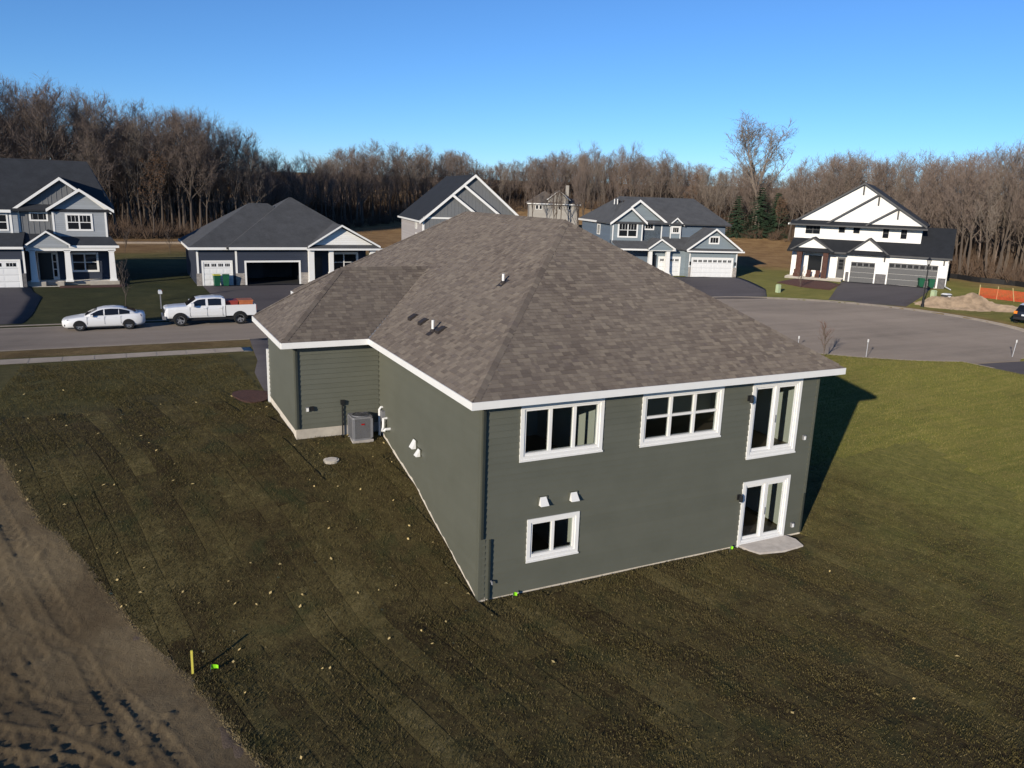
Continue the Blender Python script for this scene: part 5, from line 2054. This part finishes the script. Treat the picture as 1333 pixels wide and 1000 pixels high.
def flag(x, y, label, s=.13):
    z = gz(x, y)
    o = empty('marker_flag', (x, y, z))
    tag(o, label, 'flag')
    MB().tube([(0, 0, -.05), (.02, 0, .22)], .004, 5).build('wire', 'grey_metal', o)
    m = MB()
    vs = []
    for i in range(4):
        a = i / 3
        vs += [(.02 + s * a, .03 * math.sin(3 * a), .21 - .05 * a), (.02 + s * a, .02 + .03 * math.sin(3 * a), .08 - .02 * a)]
    m.add(vs, [(2 * i, 2 * i + 1, 2 * i + 3, 2 * i + 2) for i in range(3)])
    m.build('pennant', 'flag_green', o)


flag(-6.95, -.5, 'bright green marker flag on the sod beside the yellow stake', .16)
flag(.98, -.18, 'bright green marker flag at the foot of the rear wall by its near corner')
flag(8.75, -.2, 'bright green marker flag at the rear wall beside the lower patio door')
cv = empty('cleanout_cover', (-2.2, 7.4, gz(-2.2, 7.4) + .03))
tag(cv, 'small round concrete cover set in the sod below the air conditioner', 'cover')
MB().cyl((0, 0, -.05), .26, .09, 18).build('rim', 'concrete', cv)
MB().cyl((0, 0, .04), .2, .015, 18).build('lid', 'patio_concrete', cv)

# ------------------------------------------------------------------ trees


class Tree:
    """bare tree: trunk tube, limbs and branches as tapering tubes, twigs as slivers"""

    def __init__(s, seed, H, limbs=11, start=.38, spread=.42, l2=7, l3=6, tw=6, r0=None, upr=.55, leaves=0, tlen=.85, forks=0, twig_w=.04, low=False):
        s.low = low
        s.rg = random.Random(seed)
        s.tr, s.cr = MB(), MB()
        s.twigs, s.leaf = [], []
        rg = s.rg
        r0 = r0 or .010 * H + .05
        p = Vector((0, 0, -.4))
        d = Vector((rg.uniform(-.05, .05), rg.uniform(-.05, .05), 1)).normalized()
        pts, rad = [p.copy()], [r0 * 1.25]
        n = 9
        TL = H * .86
        for i in range(n):
            p = p + d * (TL / n)
            d = (d + Vector((rg.uniform(-.09, .09), rg.uniform(-.09, .09), .05))).normalized()
            pts.append(p.copy())
            rad.append(max(.025, r0 * (1 - .88 * ((i + 1) / n) ** .9)))
        s.tr.tube(pts, rad, 7)
        s.pts = pts
        for k in range(limbs):
            t_ = start + (1 - start) * (k + rg.uniform(0, .7)) / limbs
            q, rr = s.at(pts, rad, t_)
            a = k * 2.4 + rg.uniform(-.6, .6)
            tilt = upr + rg.uniform(-.15, .3) * (1.1 - t_)
            dv_ = Vector((math.cos(a) * math.sin(tilt), math.sin(a) * math.sin(tilt), math.cos(tilt)))
            L = H * spread * (1.12 - .62 * t_) * rg.uniform(.7, 1.15)
            s.limb(q, dv_, L, max(.03, rr * .62), l2, l3, tw, tlen, leaves)
        s.limb(pts[-1], d, H * .16, .03, l2, l3, tw, tlen, leaves)
        s.tw_w = twig_w

    def at(s, pts, rad, t_):
        x = t_ * (len(pts) - 1)
        i = min(int(x), len(pts) - 2)
        f = x - i
        return pts[i].lerp(pts[i + 1], f), rad[i] * (1 - f) + rad[i + 1] * f

    def path(s, q, d, L, r, n, curl=.16, lift=.10):
        rg = s.rg
        pts, rad = [q.copy()], [r]
        for i in range(n):
            d = (d + Vector((rg.uniform(-curl, curl), rg.uniform(-curl, curl), lift + rg.uniform(-curl, curl) * .5))).normalized()
            q = q + d * (L / n)
            pts.append(q.copy())
            rad.append(max(.008, r * (1 - .9 * (i + 1) / n)))
        return pts, rad

    def limb(s, q, d, L, r, l2, l3, tw, tlen, leaves):
        rg = s.rg
        pts, rad = s.path(q, d, L, r, 3 if s.low else 5)
        s.cr.tube(pts, rad, 3 if s.low else 4, False)
        for k in range(l2):
            t_ = .22 + .78 * (k + rg.random()) / l2
            p, rr = s.at(pts, rad, min(t_, 1))
            dd = (pts[-1] - pts[0]).normalized()
            d2 = (dd * .9 + Vector((rg.gauss(0, .55), rg.gauss(0, .55), rg.gauss(.25, .4)))).normalized()
            L2 = L * rg.uniform(.28, .5) * (1.2 - .5 * t_)
            p2, r2_ = s.path(p, d2, L2, max(.016, rr * .6), 3, .2, .12)
            if s.low:
                s.twigs.append((p2[0], p2[-1], 1.5))
            else:
                s.cr.tube(p2, r2_, 3, False)
            for j in range(l3):
                u_ = .2 + .8 * (j + rg.random()) / l3
                p3, _ = s.at(p2, r2_, min(u_, 1))
                d3 = (d2 * .8 + Vector((rg.gauss(0, .6), rg.gauss(0, .6), rg.gauss(.3, .4)))).normalized()
                L3 = tlen * rg.uniform(.8, 1.7)
                e3 = p3 + d3 * L3
                s.twigs.append((p3, e3, 1.0))
                for _ in range(tw):
                    p4 = p3.lerp(e3, rg.uniform(.15, 1))
                    d4 = (d3 * .7 + Vector((rg.gauss(0, .6), rg.gauss(0, .6), rg.gauss(.3, .45)))).normalized()
                    e4 = p4 + d4 * tlen * rg.uniform(.4, .95)
                    s.twigs.append((p4, e4, .65))
                    if leaves and rg.random() < leaves:
                        s.leaf.append(p4.lerp(e4, rg.random()))

    def meshes(s, name, bark_m, twig_m, leaf_m='dry_leaves', scale=1.):
        rg = s.rg
        cr = MB()
        cr.v, cr.f = list(s.cr.v), list(s.cr.f)
        nl = len(cr.f)
        for a, b, k in s.twigs:
            side = Vector((rg.gauss(0, 1), rg.gauss(0, 1), rg.gauss(0, .5)))
            side = side.normalized() * s.tw_w * k * .5
            cr.add([a - side, a + side, b], [(0, 1, 2)])
        nt = len(cr.f)
        for p in s.leaf:
            a = Vector((rg.gauss(0, 1), rg.gauss(0, 1), rg.gauss(0, 1))).normalized()
            b = a.orthogonal().normalized()
            h = rg.uniform(.10, .2)
            cr.add([p - a * h, p + b * h, p + a * h, p - b * h], [(0, 1, 2, 3)])
        mt = bpy.data.meshes.new('trunk')
        mt.from_pydata(s.tr.v, [], s.tr.f)
        mt.polygons.foreach_set('use_smooth', [True] * len(mt.polygons))
        mt.materials.append(MATS[bark_m])
        mc = bpy.data.meshes.new('crown')
        mc.from_pydata(cr.v, [], cr.f)
        for q in (bark_m, twig_m, leaf_m):
            mc.materials.append(MATS[q])
        mi = np.zeros(len(cr.f), np.int32)
        mi[nl:nt] = 1
        mi[nt:] = 2
        mc.polygons.foreach_set('material_index', mi)
        return mt, mc


HP = 20.
PROTO = []
for k in range(5):
    T = Tree(100 + k, HP, 13 + k % 3, .28 + .06 * (k % 3), .36 + .04 * (k % 2), 7, 6, 6, twig_w=.05, tlen=.95)
    PROTO.append(('woodland_tree', T.meshes('t', 'bark', 'twig'), 'brown twigged bare tree in the wood behind the houses'))
for k in range(3):
    T = Tree(200 + k, HP, 12, .36, .32, 7, 5, 6, upr=.42, twig_w=.05, tlen=.95)
    PROTO.append(('pale_tree', T.meshes('t', 'bark', 'twig_pale'), 'pale grey twigged bare tree rising in the wood behind the houses'))
for k in range(2):
    T = Tree(300 + k, HP, 12, .30, .40, 7, 6, 5, leaves=.55)
    PROTO.append(('oak_tree', T.meshes('t', 'bark', 'twig'), 'tree in the wood still holding rust brown leaves'))
LOW = []
for k in range(4):
    T = Tree(400 + k, HP, 10, .18 + .06 * k, .40, 6, 4, 4, twig_w=.075, tlen=1.25, low=True)
    LOW.append(T)


def place_tree(mt, mc, name, label, cat, loc, sc_, rz, group=None):
    e = empty(name, loc, rz)
    e.scale = sc_
    tag(e, label, cat, group)
    for nm, me in (('trunk', mt), ('crown', mc)):
        o = bpy.data.objects.new(nm, me)
        COL.objects.link(o)
        o.parent = e
    return e


# edge of the wood round the camera: bearing from +Y, distance of the edge, slope to the tree tops
EDGE = [(-40, 120, .085), (-20, 135, .09), (-8.74, 143.9, 0.0922), (-6.45, 143.7, 0.0938), (-4.45, 143.2, 0.094), (-1.07, 142.8, 0.0834), (2.07, 142.8, 0.0793), (6.84, 148.1, 0.0713), (8.33, 150.1, 0.0585), (9.08, 155.0, 0.046), (10.1, 162.3, 0.0276), (10.36, 164.2, 0.0287), (11.13, 167.1, 0.0319), (12.94, 174.4, 0.0403), (14.52, 181.5, 0.0458), (16.12, 188.6, 0.0514), (18.27, 199.4, 0.0517), (19.35, 203.4, 0.0519), (22.63, 217.1, 0.0486), (23.72, 222.3, 0.0391), (24.0, 222.9, 0.0367), (25.93, 227.5, 0.0378), (28.13, 233.4, 0.0454), (30.87, 241.6, 0.0558), (33.61, 232.2, 0.0562), (36.85, 222.6, 0.0539), (37.92, 219.7, 0.0458), (38.18, 217.1, 0.0438), (39.78, 202.5, 0.0418), (41.1, 191.9, 0.045), (44.68, 184.9, 0.0376), (45.18, 184.0, 0.0412), (45.93, 179.0, 0.0466), (47.17, 171.5, 0.0529), (49.11, 161.0, 0.0576), (53.8, 131.0, 0.0559), (55.58, 122.5, 0.0584), (56.86, 120.5, 0.0602), (59.46, 116.9, 0.0679), (62.82, 112.1, 0.0735), (72, 100, .08), (95, 95, .08)]
ea, eD, eS = (np.array([q[i] for q in EDGE]) for i in range(3))


def wood_point(az, s):
    D = float(np.interp(az, ea, eD)) + s
    return CAM_LOC.x + D * math.sin(R(az)), CAM_LOC.y + D * math.cos(R(az)), D


def height_for(az, D, g, k):
    return max(7., (CAM_LOC.z + float(np.interp(az, ea, eS)) * D - g) * k)


rt_ = random.Random(5)
N_T = 296
for i in range(N_T):
    az = -9.5 + 73.5 * (i + rt_.uniform(-.5, .5)) / N_T
    s = 1.5 + 20 * rt_.random() ** 1.5
    x, y, D = wood_point(az, s)
    if 68 < x < 88 and 128 < y < 152:
        continue
    g = gz(x, y)
    mid = 30 < az < 46
    w_ = [5, 5, 5, 5, 5, 3, 3, 3, 3 if mid else .25, 3 if mid else .25]
    k = rt_.choices(range(10), w_)[0]
    nm, (mt, mc), lb = PROTO[k]
    where = next(t_ for a_, t_ in ((-1, 'behind the grey blue house'), (6, 'between the grey blue and the navy house'), (13, 'behind the navy house'), (22, 'behind the nested gable house'),
                                   (33, 'far behind the cream house'), (42, 'behind the blue house'), (49.5, 'between the blue and the white house'), (56, 'behind the white house'), (99, 'behind the black silt fence')) if az < a_)
    lb = {'w': 'brown twigged bare tree', 'p': 'pale grey twigged bare tree', 'o': 'tree holding rust brown leaves'}[nm[0]] + ' in the wood ' + where
    hk = rt_.uniform(.74, 1.0) if k < 8 else rt_.uniform(.55, .8)
    h = height_for(az, D, g, hk) / HP
    wd = h * rt_.uniform(.8, 1.15) * (1.05 if D < 170 else 1.2)
    place_tree(mt, mc, nm, lb, 'tree', (x, y, g), (wd, wd, h * 1.02), rt_.uniform(0, 6.28), {'w': 'brown twigged trees ', 'p': 'pale twigged trees ', 'o': 'rusty leaved trees '}[nm[0]] + where)
# deeper rows, one mass
vsA, fsA, off = [], [], 0
bases = []
for T in LOW:
    m = MB()
    m.v, m.f = list(T.tr.v), [f_ for f_ in T.tr.f if len(f_) == 4]
    m.v += []
    c = MB()
    c.v, c.f = list(T.cr.v), list(T.cr.f)
    rg = T.rg
    tri = []
    tv = []
    for a, b, k in T.twigs:
        side = Vector((rg.gauss(0, 1), rg.gauss(0, 1), rg.gauss(0, .5))).normalized() * T.tw_w * k * .5
        tri.append((len(tv), len(tv) + 1, len(tv) + 2))
        tv += [tuple(a - side), tuple(a + side), tuple(b)]
    V = np.array(m.v + c.v + tv, np.float32)
    q = [f_ for f_ in m.f] + [tuple(i + len(m.v) for i in f_) for f_ in c.f if len(f_) == 4]
    q = np.array(q)
    t3 = np.concatenate([q[:, [0, 1, 2]], q[:, [0, 2, 3]], np.array(tri) + len(m.v) + len(c.v)])
    bases.append((V, t3))
for i in range(720):
    az = -10.5 + 75.5 * rt_.random()
    s = 12 + 62 * rt_.random()
    x, y, D = wood_point(az, s)
    g = gz(x, y)
    h = height_for(az, D, g, rt_.uniform(.45, .97)) / HP
    wd = max(h, .6) * rt_.uniform(1.0, 1.4)
    V, t3 = bases[rt_.randrange(4)]
    a = rt_.uniform(0, 6.28)
    ca, sa = math.cos(a) * wd, math.sin(a) * wd
    W_ = np.stack([V[:, 0] * ca - V[:, 1] * sa + x, V[:, 0] * sa + V[:, 1] * ca + y, V[:, 2] * h + g], -1)
    vsA.append(W_)
    fsA.append(t3 + off)
    off += len(V)
wm = mesh_np('deep_wood', np.concatenate(vsA), np.concatenate(fsA), 'twig', kind='stuff')
tag(wm, 'dense brown mass of bare trees deeper in the wood', 'wood')
# undergrowth along the edge
vs, fs = [], []
for i in range(2600):
    az = -10 + 74 * rt_.random()
    s = -2.0 + 40 * rt_.random() ** 1.4
    x, y, D = wood_point(az, s)
    g = gz(x, y)
    hh_ = rt_.uniform(.8, 3.0) * (1 + .06 * s)
    for k in range(22):
        a = rt_.uniform(0, 6.28)
        rr_ = rt_.uniform(0, 1.1)
        b0 = (x + rr_ * math.cos(a) * .5, y + rr_ * math.sin(a) * .5, g + rt_.uniform(0, .5) * hh_)
        tp = (x + (rr_ + .5) * math.cos(a), y + (rr_ + .5) * math.sin(a), b0[2] + hh_ * rt_.uniform(.3, .7))
        w_ = rt_.uniform(.03, .07)
        n0 = len(vs)
        vs += [(b0[0] - w_, b0[1] + w_ * .4, b0[2]), (b0[0] + w_, b0[1] - w_ * .4, b0[2]), tp]
        fs.append((n0, n0 + 1, n0 + 2))
ub = mesh_np('underbrush', vs, fs, 'brush', kind='stuff')
tag(ub, 'rust brown undergrowth along the edge of the wood', 'brush')

# the tall open grown tree above the others
T = Tree(77, 26, 14, .32, .62, 9, 7, 6, upr=.46, tlen=1.35, twig_w=.10, r0=.55)
mt, mc = T.meshes('t', 'twig_pale', 'twig_pale')
x, y = 127.0, 125.5
D = math.hypot(x - CAM_LOC.x, y - CAM_LOC.y)
h = (CAM_LOC.z + .0819 * D - gz(x, y)) / 26 * .98
place_tree(mt, mc, 'tall_tree', 'tall pale spreading bare tree standing above the wood by the spruces', 'tree', (x, y, gz(x, y)), (h * 1.55, h * 1.55, h * .98), .6)


def spruce(x, y, H, label, seed):
    rg = random.Random(seed)
    e = empty('spruce_tree', (x, y, gz(x, y)), rg.uniform(0, 6))
    tag(e, label, 'tree', 'dark spruces at the wood edge')
    MB().tube([(0, 0, -.3), (0, 0, H * .97)], [.18, .03], 8).build('trunk', 'bark', e)
    vs, fs = [], []
    z = .5
    while z < H:
        k = 1 - z / H
        R_ = (.3 + H * .52 * k ** .75) * rg.uniform(.75, 1.15)
        nb = int(7 + 13 * k)
        for b in range(nb):
            a = rg.uniform(0, 6.28)
            L = R_ * rg.uniform(.6, 1.1)
            ca, sa = math.cos(a), math.sin(a)
            for t_ in range(9):
                f0 = (t_ + rg.random()) / 9
                px, py, pz = ca * L * f0, sa * L * f0, z - .28 * L * f0 + .12 * L * f0 * f0
                for sd2 in (-1, 1):
                    ln = .55 * (1.15 - f0) + .12
                    a2 = a + sd2 * rg.uniform(.4, 1.1)
                    tip = (px + math.cos(a2) * ln, py + math.sin(a2) * ln, pz - rg.uniform(.05, .28))
                    n0 = len(vs)
                    w_ = .10
                    vs += [(px - sa * w_ * sd2, py + ca * w_ * sd2, pz + .05), (px + ca * w_, py + sa * w_, pz - .06), tip]
                    fs.append((n0, n0 + 1, n0 + 2))
        z += .32 + .2 * rg.random()
    mesh_np('crown', vs, fs, 'needles', e)


spruce(118.0, 122.5, 9.0, 'dark green spruce at the wood edge behind the blue house', 1)
spruce(121.8, 119.5, 11.0, 'dark green spruce at the wood edge behind the blue house', 2)
spruce(126.3, 119.0, 10.0, 'dark green spruce at the wood edge behind the blue house', 3)
# bare trees that stand in front of the far cream house
for k, (x, y, h_) in enumerate(((74.5, 129, 17), (79.5, 126, 19), (83.5, 129.5, 16), (86.5, 124, 18), (70.2, 131, 15), (92, 127, 19), (77, 131.5, 15), (81.5, 131, 17), (72.5, 126, 16), (84.5, 127, 15), (88.5, 130, 17), (76.2, 123, 14))):
    nm, (mt, mc), _ = PROTO[(2 * k + 1) % 7]
    place_tree(mt, mc, nm, 'slim bare tree standing in front of the far cream house', 'tree', (x, y, gz(x, y)), (h_ / HP * .75, h_ / HP * .75, h_ / HP), k * 1.3, 'bare trees before the cream house')


def sapling(x, y, H, label, seed, tw='twig', sp=.42, rz=0):
    T = Tree(seed, H, 9, .34, sp, 4, 3, 2, r0=.03, upr=.5, tlen=.22, twig_w=.012)
    T.tw_w = .014
    mt, mc = T.meshes('t', 'bark', tw)
    return place_tree(mt, mc, 'young_tree', label, 'young tree', (x, y, gz(x, y)), (1, 1, 1), rz)


sapling(-8.0, 48.2, 3.6, 'bare young tree on the lawn behind the white sedan', 11)
sapling(31.1, 16.8, 2.6, 'slim red twigged sapling at the lawn edge beside the circle', 12, 'red_twig')
sapling(59.9, 46.6, 2.6, 'bare young tree in the mulch bed before the white house', 13)
sapling(-2.2, 94, 3.4, 'bare young tree on the open lawn behind the navy house', 14)
sapling(-7.5, 97, 3.2, 'bare young tree on the open lawn between grey and navy houses', 15)

# ------------------------------------------------------------------ sod and grass
SD = np.array([.225, -.974])
TD = np.array([.974, .225])
sod_n = 0


def sod_ok(x, y):
    if y > 15.2 or y < -12.5 or x > 22.5 + .3 * y:
        return False
    if x < float(dirt_edge(y)) - .28:
        return False
    if x > -.12 and x < 12.2 and y > -.12:
        return False
    if x > -3.13 and y > L1 - .12 and x < 12.2:
        return False
    if x > 12.0 and y > 4.5:
        return False
    if abs(x + 3.55) < .8 and abs(y - 15.6) < 1.3:
        return False
    return True


rs = random.Random(3)
for it in range(-40, 45):
    t0 = it * .62
    s_pos = -24 + rs.uniform(-3, 0)
    while s_pos < 22:
        L = rs.uniform(3.1, 5.2)
        # walk along the strip and keep the stretch that lies on the lawn
        st_n = 16
        run = []
        for k in range(st_n + 1):
            sv_ = s_pos + (L - .02) * k / st_n
            c = SD * sv_ + TD * (t0 + .3)
            if sod_ok(c[0], c[1]):
                run.append(sv_)
            elif run:
                break
        s_pos += L
        if len(run) < 3:
            continue
        n = max(3, int((run[-1] - run[0]) / .3))
        gap = rs.choice((.001, .002, .004, .006, .014))
        lift = rs.uniform(.028, .036)
        V, F = [], []
        lane = [gap, .15, .31, .47, .62 - gap]
        jit = rs.uniform(-.02, .02)
        for k in range(n + 1):
            sv_ = run[0] + (run[-1] - run[0]) * k / n
            for j, w_ in enumerate(lane):
                wav = (1 - w_ / .62) * float(vnoise(np.array(sv_ * .55), np.array(it * 3.7))) + w_ / .62 * float(vnoise(np.array(sv_ * .55), np.array((it + 1) * 3.7)))
                c = SD * sv_ + TD * (t0 + w_ + .06 * (wav - .5))
                x, y = float(c[0]), float(c[1])
                x = max(x, float(dirt_edge(y)) + .05 * math.sin(y * 5.1) * math.sin(y * 2.3))
                z = lift + (.004 if 0 < j < 4 else 0.) + rs.uniform(-.005, .005)
                V.append((x, y, z))
        m5 = len(lane)
        Va = np.array(V)
        Va[:, 2] += ground_z(Va[:, 0], Va[:, 1])
        V = [tuple(q) for q in Va]
        for k in range(n):
            for j in range(m5 - 1):
                F.append((k * m5 + j, (k + 1) * m5 + j, (k + 1) * m5 + j + 1, k * m5 + j + 1))
        ring = list(range(m5)) + [k * m5 + m5 - 1 for k in range(1, n + 1)] + [n * m5 + j for j in range(m5 - 2, -1, -1)] + [k * m5 for k in range(n - 1, 0, -1)]
        b = len(V)
        V += [(V[i][0], V[i][1], V[i][2] - .07) for i in ring]
        kk = len(ring)
        F += [(ring[i], ring[(i + 1) % kk], b + (i + 1) % kk, b + i) for i in range(kk)]
        o = MB().add(V, F).build('sod_strip', 'sod', ground, smooth=False)
        sod_n += 1


def blades(name, n, box, ok, mat, h, w, label, base=.03):
    x = rng.uniform(box[0], box[1], n)
    y = rng.uniform(box[2], box[3], n)
    k = ok(x, y)
    x, y = x[k], y[k]
    n = len(x)
    z = ground_z(x, y) + base - .008
    a = rng.uniform(0, 2 * math.pi, n)
    hh_ = h * rng.uniform(.5, 1.25, n)
    ww = w * rng.uniform(.6, 1.3, n)
    la = rng.uniform(0, 2 * math.pi, n)
    ll = hh_ * rng.uniform(.2, 1.1, n)
    p0 = np.stack([x - ww * np.cos(a), y - ww * np.sin(a), z], -1)
    p1 = np.stack([x + ww * np.cos(a), y + ww * np.sin(a), z], -1)
    p2 = np.stack([x + ll * np.cos(la), y + ll * np.sin(la), z + hh_], -1)
    V = np.stack([p0, p1, p2], 1).reshape(-1, 3)
    o = mesh_np(name, V, np.arange(3 * n).reshape(-1, 3), mat, kind='stuff')
    tag(o, label, 'grass')


def ok_near(x, y):
    k = (x > dirt_edge(y) - .05) & (x < 22.5 + .3 * y)
    k &= ~((x > -.05) & (x < 12.1) & (y > -.05))
    k &= ~((x > -3.06) & (x < 12.1) & (y > L1 - .02))
    k &= ~((np.abs(x + 3.55) < .7) & (np.abs(y - 15.6) < 1.15))
    k &= ~((x > 9.2) & (x < 11.95) & (y > -1.) & (y < 0))
    k &= ~((x > -3.1) & (y > 15.4))
    tc = (x * .974 + y * .225) / .62
    fr_ = tc - np.floor(tc)
    k &= ((fr_ > .05) & (fr_ < .95)) | (vnoise(x * .45 + 40, y * .45) > .62)
    k &= rng.random(len(x)) < .35 + .65 * vnoise(np.floor(tc) * 7.3, (x * .225 - y * .974) * .22)
    k &= rng.random(len(x)) > .8 * sm((x - 10.5) / 8)
    k &= rng.random(len(x)) < np.clip(.35 + 2.2 * (fbm(x / 1.3, y / 1.3, 3) + .22), .1, 1)
    return k


def ok_right(x, y):
    k = (rng.random(len(x)) < sm((x - 9.5 - .12 * y + 5 * fbm(x / 3, y / 3, 3)) / 9)) & (road_d(x, y) > .2) & ((x > 12.2) | (y < -1.2))
    return k


blades('grass', 1150000, (-13, 19, -12.5, 28), ok_near, 'grass_blade', .050, .010, 'short dark dormant grass growing on the new sod', .042)
blades('lawn_grass', 460000, (9, 40, -12, 31), ok_right, 'lawn_blade', .075, .012, 'yellow green grass of the lawn beyond the house', .0)
# dry fringe where the sod ends at the bare soil
ye = rng.uniform(-10, 16, 9000)
xe = dirt_edge(ye) + rng.normal(0, .06, 9000)
ze = ground_z(xe, ye) + .03
aa = rng.uniform(0, 6.28, 9000)
V = np.stack([np.stack([xe - .012 * np.cos(aa), ye - .012 * np.sin(aa), ze - .04], -1), np.stack([xe + .012 * np.cos(aa), ye + .012 * np.sin(aa), ze - .04], -1),
              np.stack([xe + rng.normal(-.02, .05, 9000), ye + rng.normal(0, .06, 9000), ze + rng.uniform(.01, .05, 9000)], -1)], 1).reshape(-1, 3)
ef = mesh_np('edge_grass', V, np.arange(27000).reshape(-1, 3), 'straw', kind='stuff')
tag(ef, 'dry straw coloured fringe along the sod edge by the bare soil', 'grass')
# pale leaves lying about
n = 520
x = np.r_[rng.uniform(-12.5, 12, 200), rng.uniform(-12.5, 0, 320)]
y = np.r_[rng.uniform(-9, 20, 200), rng.uniform(-2, 16, 320)]
k = ok_near(x, y) | (rng.random(n) < .0)
x, y = x[k], y[k]
V, F = [], []
for a, b in zip(x, y):
    z = gz(a, b) + .06
    s_ = random.uniform(.03, .065)
    t_ = random.uniform(0, 6.28)
    c, s = math.cos(t_) * s_, math.sin(t_) * s_
    n0 = len(V)
    V += [(a - c, b - s, z), (a + s * .6, b - c * .6, z + random.uniform(0, .04)), (a + c, b + s, z + random.uniform(0, .05)), (a - s * .6, b + c * .6, z + random.uniform(0, .03))]
    F.append((n0, n0 + 1, n0 + 2, n0 + 3))
lv = mesh_np('fallen_leaves', V, F, 'leaf', kind='stuff')
tag(lv, 'pale fallen leaves scattered over the sod', 'leaves')
